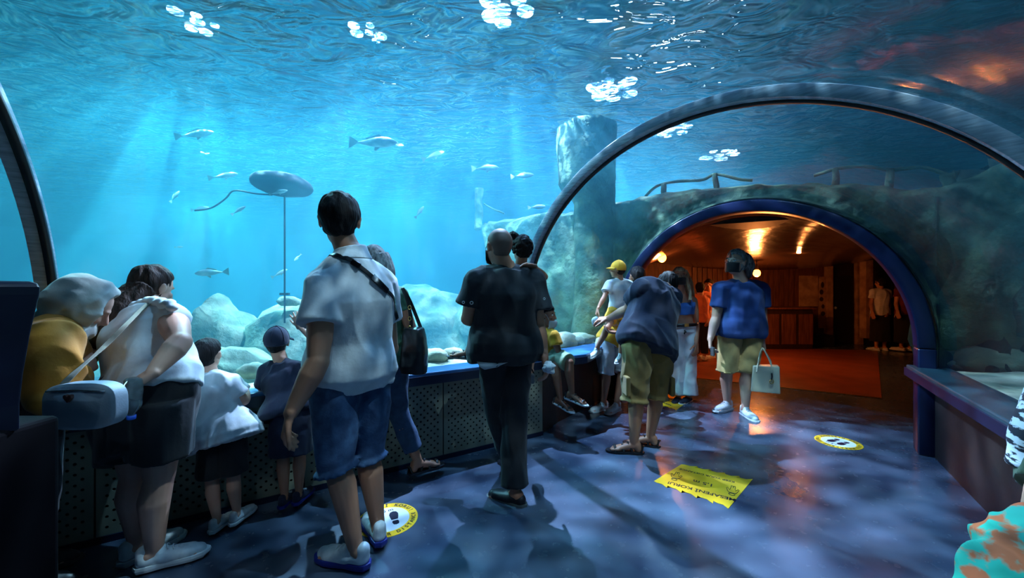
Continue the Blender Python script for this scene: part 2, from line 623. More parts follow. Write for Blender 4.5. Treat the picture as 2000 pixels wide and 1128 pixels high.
# perforated metal cladding: real round holes cut as a grid of rings
def perforated(p0, p1, z0, z1, step=.026, r=.0075):
    """panel from p0 to p1 built as square cells, each with an octagonal hole (staggered rows)"""
    bm = bmesh.new()
    d = V((p1[0] - p0[0], p1[1] - p0[1], 0)); Ln = d.length; d.normalize()
    nx = int(Ln / step); nz = int((z1 - z0) / step)
    sx = Ln / nx; sz = (z1 - z0) / nz
    o = V((p0[0], p0[1], z0))
    cache = {}
    def vt(ix, iz, q=0):
        k = (ix, iz, q)
        if k not in cache:
            cache[k] = bm.verts.new(o + d * (ix * sx) + V((0, 0, iz * sz)))
        return cache[k]
    for i in range(nx):
        for j in range(nz):
            a, b, c_, e = vt(i, j), vt(i + 1, j), vt(i + 1, j + 1), vt(i, j + 1)
            if (i + j) % 2 == 0 and 0 < i < nx - 1 and 0 < j < nz - 1:
                cc = o + d * ((i + .5) * sx) + V((0, 0, (j + .5) * sz))
                h = [bm.verts.new(cc + d * math.cos(k * PI / 4 + PI / 8 - 3 * PI / 4 - PI / 8) * r + V((0, 0, math.sin(k * PI / 4 - 3 * PI / 4) * r))) for k in range(8)]
                bm.faces.new((a, b, h[2], h[1], h[0]))
                bm.faces.new((b, c_, h[4], h[3], h[2]))
                bm.faces.new((c_, e, h[6], h[5], h[4]))
                bm.faces.new((e, a, h[0], h[7], h[6]))
            else:
                bm.faces.new((a, b, c_, e))
    return bm
d = (V(WL[2]) - V(WL[1])).normalized()
for k in range(4):
    a = V(WL[1]) + d * (k * (V(WL[2]) - V(WL[1])).length / 4 + .004)
    b = V(WL[1]) + d * ((k + 1) * (V(WL[2]) - V(WL[1])).length / 4 - .004)
    o = obj('cladding_panel', perforated(a, b, .035, ZL - .085), M['panel'], smooth=False)
    md = o.modifiers.new('s', 'SOLIDIFY'); md.thickness = .004
    tag(o, ['perforated beige metal panel furthest left, behind the woman in the black skirt',
            'perforated beige metal panel behind the small boy in the white tee',
            'perforated beige metal panel behind the boy in the navy cap',
            'perforated beige metal panel behind the striding man in black'][k], 'wall panel', 'perforated panels under the ledge')
wall_prism('baseboard_left', offs(WL, -.012), .04, 0, .035, M['fascia'])

# ---------------------------------------------------------------- passage beyond the ring
near_t = [(.10 + .80 * j / 40) * PI for j in range(41)]
def far_pt(x):
    # far rim of the dropped ceiling seen through the ring
    k = (x - 1480) / 330.0
    Y = 8.2 - 1.9 * k * k
    y = 527 - 46 * abs(k) ** 2.2
    return P(x, y, Y)
bm = bmesh.new()
rows = []
for r_ in range(13):
    f = r_ / 12
    row = []
    for j, tt in enumerate(near_t):
        a = sec_pt(s, tt, -.02) + n * .1
        b = far_pt(1210 + 590 * j / 40)
        p = a.lerp(b, f)
        row.append(bm.verts.new(p))
    rows.append(row)
for i in range(12):
    for j in range(40):
        bm.faces.new((rows[i][j], rows[i + 1][j], rows[i + 1][j + 1], rows[i][j + 1]))
o = obj('ceiling', bm, M['ceil']); tag(o, kind='structure')
md = o.modifiers.new('s', 'SOLIDIFY'); md.thickness = .06; md.offset = 1
# hall ceiling above the wooden room
bm = bmesh.new(); prism(bm, [(1.2, 5.0), (1.9, 10.5), (11.5, 10.5), (11.5, 4.0), (4.4, 3.3)], 2.02, 2.09)
tag(obj('ceiling', bm, M['wood_dark'], smooth=False), kind='structure')
# room walls
def wall_seg(name, a, b, th, z1, m, z0=0):
    a, b = V(a), V(b); dd = (b - a).normalized(); nn = V((-dd.y, dd.x)) * th
    bm = bmesh.new(); prism(bm, [a[:], b[:], (b + nn)[:], (a + nn)[:]], z0, z1)
    return tag(obj(name, bm, m, smooth=False), kind='structure')
wall_seg('wall_left', (1.12, 4.72), (3.1, 9.2), .12, 2.02, M['plaster'])
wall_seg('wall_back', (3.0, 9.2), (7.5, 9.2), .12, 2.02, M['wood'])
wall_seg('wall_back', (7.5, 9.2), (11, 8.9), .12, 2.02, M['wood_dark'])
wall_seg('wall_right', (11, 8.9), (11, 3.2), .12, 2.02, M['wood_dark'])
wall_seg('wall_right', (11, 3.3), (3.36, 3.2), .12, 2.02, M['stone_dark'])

# vertical boards of the back wall
for k in range(26):
    x = 4.3 + k * .12
    if 6.6 < x: break
    bm = bmesh.new(); box(bm, V((x, 9.17, 1.0)), (.105, .03, 2.0))
    tag(bevel(obj('trim_%d' % (10 + k), bm, M['wood'], smooth=False), .006), kind='structure')

# counter
def quad_thing(name, label, cat, x0, x1, y0, y1, Y, th, m, parts=None):
    a = P(x0, y0, Y); b = P(x1, y1, Y)
    t = thing(name, label, cat, ((a.x + b.x) / 2, Y, 0))
    return t, a, b
a, b = P(1492, 600, 8.3), P(1592, 672, 8.3)
t = thing('counter', 'low wooden counter against the back wall of the orange room', 'counter', ((a.x + b.x) / 2, 8.5, 0))
bm = bmesh.new(); box(bm, V(((a.x + b.x) / 2, 8.55, (a.z - .04) / 2)), (b.x - a.x - .06, .45, a.z - .04)); keep(bevel(obj('body', bm, M['wood_dark'], smooth=False)), t)
bm = bmesh.new(); box(bm, V(((a.x + b.x) / 2, 8.54, a.z - .02)), (b.x - a.x, .52, .04)); keep(bevel(obj('counter_top', bm, M['wood'], smooth=False)), t)
for k in range(3):
    bm = bmesh.new(); box(bm, V((a.x + (b.x - a.x) * (k + .5) / 3, 8.32, a.z * .48)), ((b.x - a.x) / 3 - .06, .02, a.z * .72)); keep(bevel(obj('front_panel', bm, M['wood'], smooth=False)), t)
# poster panels
for (x0, x1, y0, y1, lab) in ((1561, 1597, 538, 598, 'pale orange poster board above the counter'),
                              (1599, 1618, 540, 640, 'narrow painted board with dark marks beside the dark doorway')):
    a, b = P(x0, y0, 9.08), P(x1, y1, 9.08)
    t = thing('poster_board', lab, 'poster', ((a.x + b.x) / 2, 9.1, b.z), 'boards on the back wall')
    bm = bmesh.new(); box(bm, (a + b) / 2, (b.x - a.x, .03, a.z - b.z)); keep(obj('board', bm, M['plaster'], smooth=False), t)
    if x0 == 1599:
        for q in range(5):
            bm = bmesh.new()
            c = P(1608 + random.uniform(-4, 4), 556 + q * 14, 9.055)
            ell(bm, c, (.035 + .02 * random.random(), .006, .05 + .03 * random.random()))
            keep(obj('painted_mark', bm, M['wood_dark']), t)
# door opening
t_a, t_b = P(1622, 538, 9.1), P(1668, 662, 9.1)
t = tag(bpy.data.objects.new('door_1', None), kind='structure'); COL.objects.link(t); t.location = ((t_a.x + t_b.x) / 2, 9.12, 0)
w_, h_ = t_b.x - t_a.x, t_a.z
bm = bmesh.new(); box(bm, V(((t_a.x + t_b.x) / 2, 9.12, h_ / 2)), (w_, .04, h_)); keep(bevel(obj('leaf', bm, mat('door_leaf', (30, 20, 18), .5), smooth=False)), t)
for sx in (t_a.x - .06, t_b.x + .09):
    bm = bmesh.new(); box(bm, V((sx, 9.08, 1.0)), (.14, .1, 2.0)); keep(bevel(obj('door_frame', bm, M['plaster'], smooth=False)), t)
bm = bmesh.new(); ell(bm, V((t_a.x + .1, 9.08, .85)), (.03, .03, .03)); keep(obj('door_handle', bm, M['metal']), t)
# partition posts to the right
for (px, lab) in ((1692, 'orange lit square post beside the dark doorway'), (1752, 'slim post between the two far visitors'), (1803, 'square post half behind the blue archway')):
    a = P(px, 520, 8.6); wdt = .16 if px != 1752 else .06
    bm = bmesh.new(); box(bm, V((a.x, 8.6, 1.21)), (wdt, wdt, 2.0)); 
    tag(bevel(obj('post', bm, M['wood'] if px != 1692 else M['plaster'], smooth=False)), lab, 'post')
# a low dark crate on the floor by the doorway
bm = bmesh.new(); box(bm, V((P(1610, 660, 8.7).x, 8.8, .13)), (.4, .3, .26)); tag(bevel(obj('crate', bm, mat('crate_black', (20, 14, 12), .6), smooth=False), .02), 'low dark crate on the floor left of the doorway', 'crate')

# lanterns of the orange room
def lantern(loc, power, lab, r=.05):
    t = thing('wall_lantern', lab, 'lamp', loc, 'orange lanterns of the passage')
    bm = bmesh.new(); ell(bm, V(loc), (r, r, r * 1.15)); g = keep(obj('bulb', bm, mat('orange_bulb', (255, 150, 60), .5, emit=(255, 132, 40), estr=26)), t)
    bm = bmesh.new(); cap(bm, V(loc) + V((0, 0, r * 1.1)), r * .5, V(loc) + V((0, 0, r * 1.9)), r * .35); keep(obj('lamp_cap', bm, M['wood_dark']), t)
    bm = bmesh.new(); tube(bm, [V(loc) + V((0, 0, r * 1.9)), V(loc) + V((0, .0, .24))], .008); keep(obj('hanger', bm, M['black']), t)
    l = bpy.data.lights.new('lantern_light', 'POINT'); l.energy = power; l.color = (1.0, .30, .07); l.shadow_soft_size = r * 1.05
    o = bpy.data.objects.new('lantern_light', l); COL.objects.link(o); o.location = V(loc) + V((.0, -.0, -r * 1.6)); keep(o, t)
    return t
lantern(tuple(P(1293, 503, 5.35)), 34, 'round glowing orange lantern left of the passage, above the bending man', .055)
lantern(tuple(P(1478, 533, 7.0)), 60, 'glowing orange lantern behind the head of the man in the blue tee', .06)
lantern(tuple(P(1560, 500, 6.2) + V((0, 0, .1))), 26, 'small orange lantern under the dark ceiling, middle of the passage', .03)

# ---------------------------------------------------------------- tank hall
def tbox(name, p0, p1, m):
    bm = bmesh.new(); c = (V(p0) + V(p1)) / 2; sz = V(p1) - V(p0)
    box(bm, c, sz); return tag(obj(name, bm, m, smooth=False), kind='structure')
tbox('wall_back', (-17, 15, -2), (12, 15.3, SURF + .6), M['tankwall'])
tbox('wall_left', (-17.3, -6, -2), (-17, 15.3, SURF + .6), M['tankwall'])
tbox('ceiling', (-17.3, -6.3, 6.2), (12, 15.3, 6.4), M['hall'])
tbox('wall_front', (-17.3, -6.3, -2), (12, -6, 6.4), M['hall'])
tbox('wall_back', (-17.3, 15.3, SURF + .5), (12, 15.5, 6.4), M['hall'])
tbox('wall_right', (12, -6.3, -2), (12.2, 15.3, 6.4), M['hall'])

# sea bed: left and right of the tunnel
def bed(line, out, name, fn, n=70, dist=15.0, m=40):
    bm = bmesh.new(); rows = []
    line = [V((p[0], p[1], 0)) for p in line]
    seg = []
    Lt = [0]
    for i in range(len(line) - 1): Lt.append(Lt[-1] + (line[i + 1] - line[i]).length)
    for k in range(n + 1):
        u = Lt[-1] * k / n
        for i in range(len(line) - 1):
            if u <= Lt[i + 1] + 1e-6:
                seg.append(line[i].lerp(line[i + 1], (u - Lt[i]) / (Lt[i + 1] - Lt[i]))); break
    for k in range(n + 1):
        row = []
        for j in range(m + 1):
            q = (j / m) ** 2 * dist
            p = seg[k] + V(out) * q
            p.z = fn(p, q)
            row.append(bm.verts.new(p))
        rows.append(row)
    for i in range(n):
        for j in range(m):
            bm.faces.new((rows[i][j], rows[i + 1][j], rows[i + 1][j + 1], rows[i][j + 1]))
    o = obj(name, bm, M['sand'])
    return tag(o, kind='structure')
def fl(p, q):
    base = .66 if q < .25 else .66 - min(.75, (q - .25) * .30)
    return base + .05 * min(1, q * 3) * noise.fractal(p * 1.8, 1, 2, 4) + .10 * min(1, q * .5) * noise.fractal(p * .5, 1, 2, 3)
bed([(-9, -2.4)] + offs(left_base, .08), (-.42, .907, 0), 'floor', fl)
def fr_(p, q):
    return .66 + .06 * min(1, q * 3) * noise.fractal(p * 1.8 + V((9, 0, 0)), 1, 2, 4) + .06 * q
bed([(-3, -3.6)] + offs(right_base[1:], -.08), (.83, -.55, 0), 'floor', fr_, n=40, dist=6, m=24)

# the water body: the tank minus the tunnel
bm = bmesh.new(); box(bm, V((-2.5, 4.5, (SURF - 1.9) / 2 - .0)), (28.9, 20.9, SURF + 1.9))
water = obj('tank_water', bm, M['water'], smooth=False)
for v in water.data.vertices: pass
bm = bmesh.new()
pro = []
ext = [(SEC[0][0] - 8, SEC[0][1] - 6.2) + SEC[0][2:]] + SEC[:] + [tuple(list((SEC[3][0] + .8 * .61, SEC[3][1] + .8 * .8)) + list(SEC[3][2:]))]
for sct in ext:
    t0 = sec_t0(sct)
    ring = [sec_pt(sct, t0 + (PI - 2 * t0) * j / 40, .048) for j in range(41)]
    lo = [V((ring[-1].x, ring[-1].y, -3)), V((ring[0].x, ring[0].y, -3))]
    pro.append([bm.verts.new(p) for p in ring + lo])
for i in range(len(pro) - 1):
    for j in range(43):
        bm.faces.new((pro[i][j], pro[i][(j + 1) % 43], pro[i + 1][(j + 1) % 43], pro[i + 1][j]))
bm.faces.new(pro[0][::-1]); bm.faces.new(pro[-1])
cut = obj('cut', bm, None, smooth=False)
bm = bmesh.new()
prism(bm, [(1.16, 4.72), (2.99, 9.25), (3.0, 16), (16, 16), (16, 3.2), (3.36, 3.2)], -3, 2.12)
cut2 = obj('cut', bm, None, smooth=False)
for c_ in (cut, cut2):
    md = water.modifiers.new('b', 'BOOLEAN'); md.object = c_; md.operation = 'DIFFERENCE'; md.solver = 'EXACT'
bpy.context.view_layer.update()
me = bpy.data.meshes.new_from_object(water.evaluated_get(bpy.context.evaluated_depsgraph_get()))
water.modifiers.clear(); water.data = me
for c_ in (cut, cut2): bpy.data.objects.remove(c_)
tag(water, 'clear blue water filling the tank around the tunnel', 'water', kind='stuff')

# water surface with real ripples
bm = bmesh.new(); nx, ny = 150, 110; rows = []
for i in range(nx + 1):
    row = []
    for j in range(ny + 1):
        x = -16.9 + 28.8 * i / nx; y = -5.9 + 20.8 * j / ny
        z = SURF + .02 + .035 * noise.noise(V((x * 1.1, y * 1.6, 0))) + .018 * noise.noise(V((x * 2.7, y * 3.5, 4)))
        row.append(bm.verts.new((x, y, z)))
    rows.append(row)
for i in range(nx):
    for j in range(ny):
        bm.faces.new((rows[i][j], rows[i + 1][j], rows[i + 1][j + 1], rows[i][j + 1]))
o = obj('water_surface', bm, M['surface'])
tag(o, 'rippled water surface seen from below over the tank', 'water surface', kind='stuff')

# floodlight housings
LENS = mat('flood_lens', (255, 255, 255), .3, emit=(205, 232, 255), estr=90)
for i in range(len(FLOODS)):
    x, y, z = FLOODS[i][:3]
    t = thing('floodlight', 'floodlight above the water, ' + ['straight over the middle of the tank pane', 'left of the one over the middle pane', 'far left one over the near tank', 'one over the deep middle of the tank', 'one over the deep left of the tank', 'nearest of the three behind the stone wall', 'middle one of the three behind the stone wall', 'farthest of the three behind the stone wall', 'high one above the tunnel roof', 'high one over the right side of the tunnel', 'high one behind the viewer'][i], 'floodlight', (x, y, z))
    r = .10 if i in (3, 4) else (.34 if i == 0 else .42 if i in (5, 6, 7) else .24)
    bm = bmesh.new(); loft(bm, [(V((x, y, z + .02)), V((r, 0, 0)), V((0, r, 0))), (V((x, y, z + .05)), V((r * 1.1, 0, 0)), V((0, r * 1.1, 0))), (V((x, y, z + .26)), V((r * .6, 0, 0)), V((0, r * .6, 0)))], seg=20)
    keep(obj('housing', bm, M['black']), t)
    rl = random.Random(i + 3)
    for q in range(1 if r < .15 else (11 if r > .4 else 6)):
        ra = 0 if (q == 0) else r * (.5 + .4 * rl.random()); an = q * (1.26 if r < .4 else 2.4) + rl.random() * .6; rq = r * (.9 if r < .15 else .20 + .16 * rl.random())
        lx, ly = x + ra * math.cos(an), y + ra * math.sin(an)
        bm = bmesh.new(); loft(bm, [(V((lx, ly, z + .006)), V((rq * .95, 0, 0)), V((0, rq * .95, 0))), (V((lx, ly, z + .022)), V((rq, 0, 0)), V((0, rq, 0)))], seg=18)
        keep(obj('lens', bm, LENS), t)
    bm = bmesh.new(); tube(bm, [(x, y, z + .25), (x, y, 6.2)], .02); keep(obj('drop_rod', bm, M['black']), t)
    o = flood_light(i); keep(o, t)
# ================================================================ rockwork in the tank
RC = V((SEC[3][0], SEC[3][1], 0)); RU = V((math.cos(SEC[3][2]), math.sin(SEC[3][2]), 0)); RN = nrm_of(SEC[3])
SIL = [(-3.62, 2.36), (-3.3, 2.33), (-2.6, 2.36), (-1.72, 2.32), (-.9, 2.40), (-.5, 2.40), (.0, 2.36), (.5, 2.31), (.93, 2.20), (1.36, 2.10), (1.8, 2.3), (2.4, 2.5)]
def interp(tab, x):
    if x <= tab[0][0]: return tab[0][1]
    for (a, za), (b, zb) in zip(tab, tab[1:]):
        if x <= b: return za + (zb - za) * (x - a) / (b - a)
    return tab[-1][1]
def facade():
    wd, zc, H = SEC[3][3] + .06, SEC[3][4], SEC[3][5] + .06
    us = [-3.62 + (3.62 - wd) * i / 50 for i in range(50)] + [-wd * math.cos(PI * i / 90) for i in range(91)] + [wd + (2.4 - wd) * (i + 1) / 24 for i in range(24)]
    bm = bmesh.new(); cols = []
    NR = 34
    for u in us:
        zt = interp(SIL, u) + .03 * noise.fractal(V((u * 4, 0, 3)), 1, 2, 3)
        zb = zc + H * math.sqrt(max(0, 1 - (u / wd) ** 2)) if abs(u) < wd else -.4
        zb0 = zb if abs(u) < wd else -.4
        fr, bk = [], []
        for j in range(NR + 1):
            z = zb0 + (zt - zb0) * j / NR
            uu = u
            if u < -2.9:
                uu = u + (u + 2.9) / -.72 * (2.36 - z) * .34
            edge = min(1, (zt - z) / .08) if j > NR * .8 else 1
            rim = min(1, (j + .3) / 5) if abs(u) < wd else 1
            q = V((uu, z, 0))
            depth = .06 + .10 * noise.fractal(q * 1.6, 1, 2, 5) + .03 * noise.fractal(q * 6, 1, 2, 3)
            pf = RC + RU * uu + RN * (.05 + max(0, depth) * rim + .14 * (1 - edge ** .5)); pf.z = z
            pb = RC + RU * uu + RN * (.55 - .1 * (1 - edge)); pb.z = z
            fr.append(bm.verts.new(pf)); bk.append(bm.verts.new(pb))
        cols.append((fr, bk))
    n_ = len(cols)
    for i in range(n_ - 1):
        f0, b0 = cols[i]; f1, b1 = cols[i + 1]
        for j in range(NR):
            bm.faces.new((f0[j], f1[j], f1[j + 1], f0[j + 1]))
            bm.faces.new((b0[j], b0[j + 1], b1[j + 1], b1[j]))
        bm.faces.new((f0[NR], f1[NR], b1[NR], b0[NR])); bm.faces.new((f0[0], b0[0], b1[0], f1[0]))
    for (f, b) in (cols[0], cols[-1]):
        for j in range(NR):
            bm.faces.new((f[j], f[j + 1], b[j + 1], b[j]))
    return bm
tag(obj('stone_wall', facade(), M['stone']), 'rough stone wall in the tank with the round passage opening through it', 'stone wall')

def rock(c, r, seed, m, label, amp=.25, rotz=0.0, sub=4, name='rock', group=None):
    bm = bmesh.new()
    bmesh.ops.create_icosphere(bm, subdivisions=sub, radius=1.0)
    for v in bm.verts:
        n = v.co.normalized()
        k = 1 + amp * noise.fractal(n * 1.3 + V((seed, 0, 0)), 1, 2, 4) + amp * .5 * noise.turbulence(n * 2.4 + V((0, seed, 0)), 3, False)
        v.co = n * k
    bmesh.ops.transform(bm, matrix=Matrix.Translation(c) @ Matrix.Rotation(rotz, 4, 'Z') @ Matrix.Diagonal((*r, 1)), verts=bm.verts)
    o = obj(name, bm, m)
    c = V(c)
    o.data.transform(Matrix.Translation(-c)); o.location = c
    return tag(o, label, 'rock', group)

# pillar standing before the wall
def pillar():
    bm = bmesh.new(); rings = []
    N = 60
    for i in range(N + 1):
        z = .3 + (SURF - .35) * i / N
        r = .25 + .10 * max(0, 1 - (z - .3) / .9) ** 1.5
        cx = 1.03
        if z > 2.35:
            k = min(1, (z - 2.35) / .25); k = k * k * (3 - 2 * k)
            r += .11 * k; cx -= .10 * k
        rings.append((V((cx, 4.86, z)), V((r, 0, 0)), V((0, r, 0))))
    loft(bm, rings, seg=56)
    return bm
o = noisy(obj('stone_pillar', pillar(), M['stone']), .035, 2.2, 3.0, (1, 1, .7), 5)
tag(o, 'tall thick stone pillar rising to the water surface left of the passage', 'pillar')

rock(P(388, 690, 4.3) + V((0, .3, -.0)), (.40, .42, .56), 1.2, M['rock'], 'tall flat-topped rock column seen right of the stooping woman', .22)
rock(P(438, 690, 4.9) + V((0, .2, -.1)), (.38, .4, .42), 4.2, M['rock'], 'lower rock leaning beside the flat-topped rock column', .25)
rock(P(545, 740, 4.6) + V((.1, .2, 0)), (.78, .6, .86), 7.7, M['rock'], 'large pointed rock behind the boy in the navy cap', .2)
rock(P(420, 725, 3.5) + V((0, .1, -.1)), (.5, .3, .30), 2.9, M['rock'], 'low pale rock behind the head of the small boy', .2)
rock(P(500, 735, 3.6) + V((0, .1, -.12)), (.48, .3, .26), 3.4, M['rock'], 'low flat rock left of the boy in the navy cap', .2)
rock(P(565, 588, 4.5) + V((0, 0, -.0)), (.13, .1, .06), 6.4, M['rock'], 'small rounded stone lying on the pointed rock under the pole', .2, sub=3)
rock(P(850, 640, 8.2) + V((0, 0, -.1)), (1.5, 1.1, 1.0), 9.1, M['rock'], 'wide hazy reef mound behind the woman in green', .3)
rock(P(940, 660, 7.4) + V((.2, 0, -.15)), (.8, .8, .85), 12.1, M['rock'], 'hazy reef mound left of the man in black', .3)
rock(P(270, 690, 6.5) + V((0, 0, -.4)), (1.2, .8, .9), 15.3, M['rock'], 'hazy mound far behind the woman in white and black', .3)
# stones on the sand close to the pane
k = 0
stones = [(860, 712, 3.15, .10), (900, 708, 3.3, .09), (1075, 684, 3.9, .10), (1095, 676, 3.95, .13), (1120, 662, 4.05, .16), (1148, 668, 4.15, .10), (1160, 660, 4.3, .12), (1010, 690, 3.6, .08), (720, 715, 3.0, .07), (480, 748, 2.55, .09), (836, 716, 3.05, .05)]
for i, (x, y, Y, r) in enumerate(stones):
    c = P(x, y, Y); c += V((-.10, .22, 0)); c.z = .69 + r * .2
    rock(c, (r * 1.3, r, r * .62), 20 + i * 1.3, M['sand'], ['pale stone left of the hanging foot of the carried girl', 'pale flat stone under the sandal of the carried girl', 'small pale stone right of the seated boy', 'round pale stone right of the seated boy', 'largest pale stone at the foot of the pillar', 'stone at the foot of the pillar next to the largest one', 'rightmost pale stone by the foot of the pillar', 'pale stone hidden behind the man in black', 'small stone behind the woman in green', 'pale stone between the two boys at the ledge', 'tiny stone beside the black handbag'][i], .2, i, 3, group='pale stones along the pane')
# right side: mossy cliff and boulder
def cliff():
    bm = bmesh.new(); rows = []
    pts = [(3.45, 3.30), (3.95, 3.45), (4.3, 2.9), (4.4, 2.1), (4.2, 1.2), (3.9, .2), (3.6, -1.0), (2.5, -2.5), (1.0, -3.6)]
    ln = smooth_pts([V((p[0], p[1], 0)) for p in pts], 12)
    top = [(0, 2.05), (8, 1.95), (16, 2.2), (30, 2.75), (45, 3.1), (100, 3.1)]
    for i, p in enumerate(ln):
        row = []
        zt = interp(top, i)
        for j in range(41):
            z = .3 + (zt - .3) * j / 40
            q = V((p.x, p.y, z))
            out = V((p.x - 2.0, p.y - 1.5, 0)).normalized()
            row.append(bm.verts.new(q + out * (.25 * noise.fractal(q * 1.3, 1, 2, 5) + .07 * noise.turbulence(q * 4, 3, False) + (z - .3) * .12 + .35 * (j / 40) ** 6)))
        rows.append(row)
    for i in range(len(rows) - 1):
        for j in range(40):
            bm.faces.new((rows[i][j], rows[i + 1][j], rows[i + 1][j + 1], rows[i][j + 1]))
    return bm
o = obj('rock_cliff', cliff(), M['stone_dark'])
md = o.modifiers.new('s', 'SOLIDIFY'); md.thickness = .5; md.offset = -1
tag(o, 'dark green mossy rock cliff right of the passage', 'cliff')
rock(P(1965, 700, 3.0) + V((.1, .1, -.05)), (.42, .34, .26), 31.0, M['rock'], 'pale green boulder behind the right hand ledge', .2)
rock(P(1900, 715, 3.1), (.2, .16, .08), 33.0, M['rock'], 'low flat stone left of the pale green boulder', .2, sub=3)

# branch railing on top of the wall
def branch(pts, r, name, label, parent=None):
    bm = bmesh.new(); sp = smooth_pts(pts, 5)
    sp = [p + V((noise.noise(p * 5), noise.noise(p * 5 + V((3, 0, 0))), noise.noise(p * 5 + V((0, 3, 0))))) * r * .8 for p in sp]
    tube(bm, sp, r, seg=9, rs=[r * (1 + .25 * noise.noise(p * 7)) for p in sp])
    return bm
def wall_point(x, y, dn=.25):
    # point of the wall plane seen at pixel x, y
    d = V(((x - 1000) / FPX, 1, -(y - 564) / FPX))
    o_ = RC + RN * dn
    k_ = (o_.dot(RN)) / d.dot(RN)
    return V((0, 0, CAM_H)) + d * k_
t = thing('branch_railing', 'rough branch railing with rope along the top of the stone wall', 'railing', tuple(wall_point(1400, 352)), None)
for (x, y0, y1, r) in ((935, 368, 440, .065), (1297, 358, 400, .032), (1398, 338, 372, .028), (1630, 328, 362, .028), (1737, 330, 366, .026), (1852, 336, 386, .04)):
    bm = branch([wall_point(x, y1 + 6), wall_point(x + random.uniform(-2, 2), (y0 + y1) / 2), wall_point(x, y0)], r, '', '')
    keep(obj('rail_post', bm, M['stone']), t)
for pts in ([(945, 398), (965, 408), (985, 416)], [(1255, 390), (1275, 368), (1298, 358), (1340, 354), (1375, 350), (1398, 340), (1440, 350), (1470, 352)], [(1590, 342), (1632, 330), (1690, 326), (1738, 332), (1800, 328), (1852, 340)]):
    bm = branch([wall_point(x, y) for x, y in pts], .016 if pts[0][0] != 945 else .012, '', '')
    keep(obj('rail', bm, M['stone']), t)

# float on a pole, with rope
M['float'] = mat('dark_purple_float', (18, 8, 34), .8, (14, 8, 28), 3)
pc = P(552, 360, 4.3)
t = thing('float', 'dark purple oval float standing on a thin pole in the open water', 'float', tuple(pc))
bm = bmesh.new(); ell(bm, pc, (.315, .28, .13), Matrix.Rotation(math.radians(6), 3, 'Y'), 32)
keep(noisy(obj('hull', bm, M['float']), .015, 3), t)
bm = bmesh.new(); pb = P(556, 595, 4.3); tube(bm, [V((pb.x, pc.y, pc.z - .10)), V((pb.x, pc.y, pb.z - .2))], .009, seg=10)
keep(obj('pole', bm, M['float']), t)
bm = bmesh.new(); box(bm, V((pb.x, pc.y, pb.z + .12)), (.10, .03, .025)); keep(obj('crossbar', bm, M['float'], smooth=False), t)
bm = bmesh.new(); tube(bm, smooth_pts([P(380, 411, 4.1), P(412, 406, 4.15), P(440, 388, 4.2), P(458, 372, 4.2), P(500, 378, 4.25), P(532, 380, 4.25)], 6), .009)
o = obj('rope', bm, M['float']); tag(o, 'thin slack rope trailing left from the oval float', 'rope')

# ---------------------------------------------------------------- fish
M['fish'] = mat('silver_fish', (176, 196, 190), .35, (110, 134, 136), 7, spec=.8, stretch=(1, 1, 3))
M['fish_dark'] = mat('grey_fish', (70, 92, 96), .5, (48, 66, 74), 7)
M['fin'] = mat('fish_fin', (120, 140, 134), .5)
def fish_mesh(L, slim=1.0):
    bm = bmesh.new(); rings = []
    prof = [(0, .004), (.03, .035), (.10, .075), (.22, .115), (.36, .128), (.5, .115), (.65, .080), (.78, .042), (.86, .022), (.9, .018)]
    for f, h in prof:
        rings.append((V((L * (.5 - f), 0, L * .01 * math.sin(f * 5))), V((0, h * L * .55 * slim, 0)), V((0, 0, h * L * slim))))
    loft(bm, rings, seg=18)
    return bm
def fin_mesh(L, kind):
    bm = bmesh.new()
    if kind == 'tail':
        pl = [(-.38, .016), (-.47, .07), (-.58, .13), (-.515, .0), (-.58, -.13), (-.47, -.07), (-.38, -.016)]
        pts = [V((a * L, 0, b * L)) for a, b in pl]
    elif kind == 'dorsal':
        pts = [V((a * L, 0, b * L)) for a, b in [(.18, .10), (.08, .17), (-.02, .15), (-.10, .13), (-.22, .085), (-.2, .06), (0, .10)]]
    else:
        pts = [V((a * L, 0, b * L)) for a, b in [(.12, -.10), (.02, -.18), (-.02, -.165), (.0, -.10)]]
    th = .006 * L
    f = [bm.verts.new(p + V((0, th, 0))) for p in pts]; b_ = [bm.verts.new(p - V((0, th, 0))) for p in pts]
    bm.faces.new(f); bm.faces.new(b_[::-1])
    for i in range(len(pts)):
        bm.faces.new((f[i], b_[i], b_[(i + 1) % len(pts)], f[(i + 1) % len(pts)]))
    bmesh.ops.triangulate(bm, faces=bm.faces)
    return bm
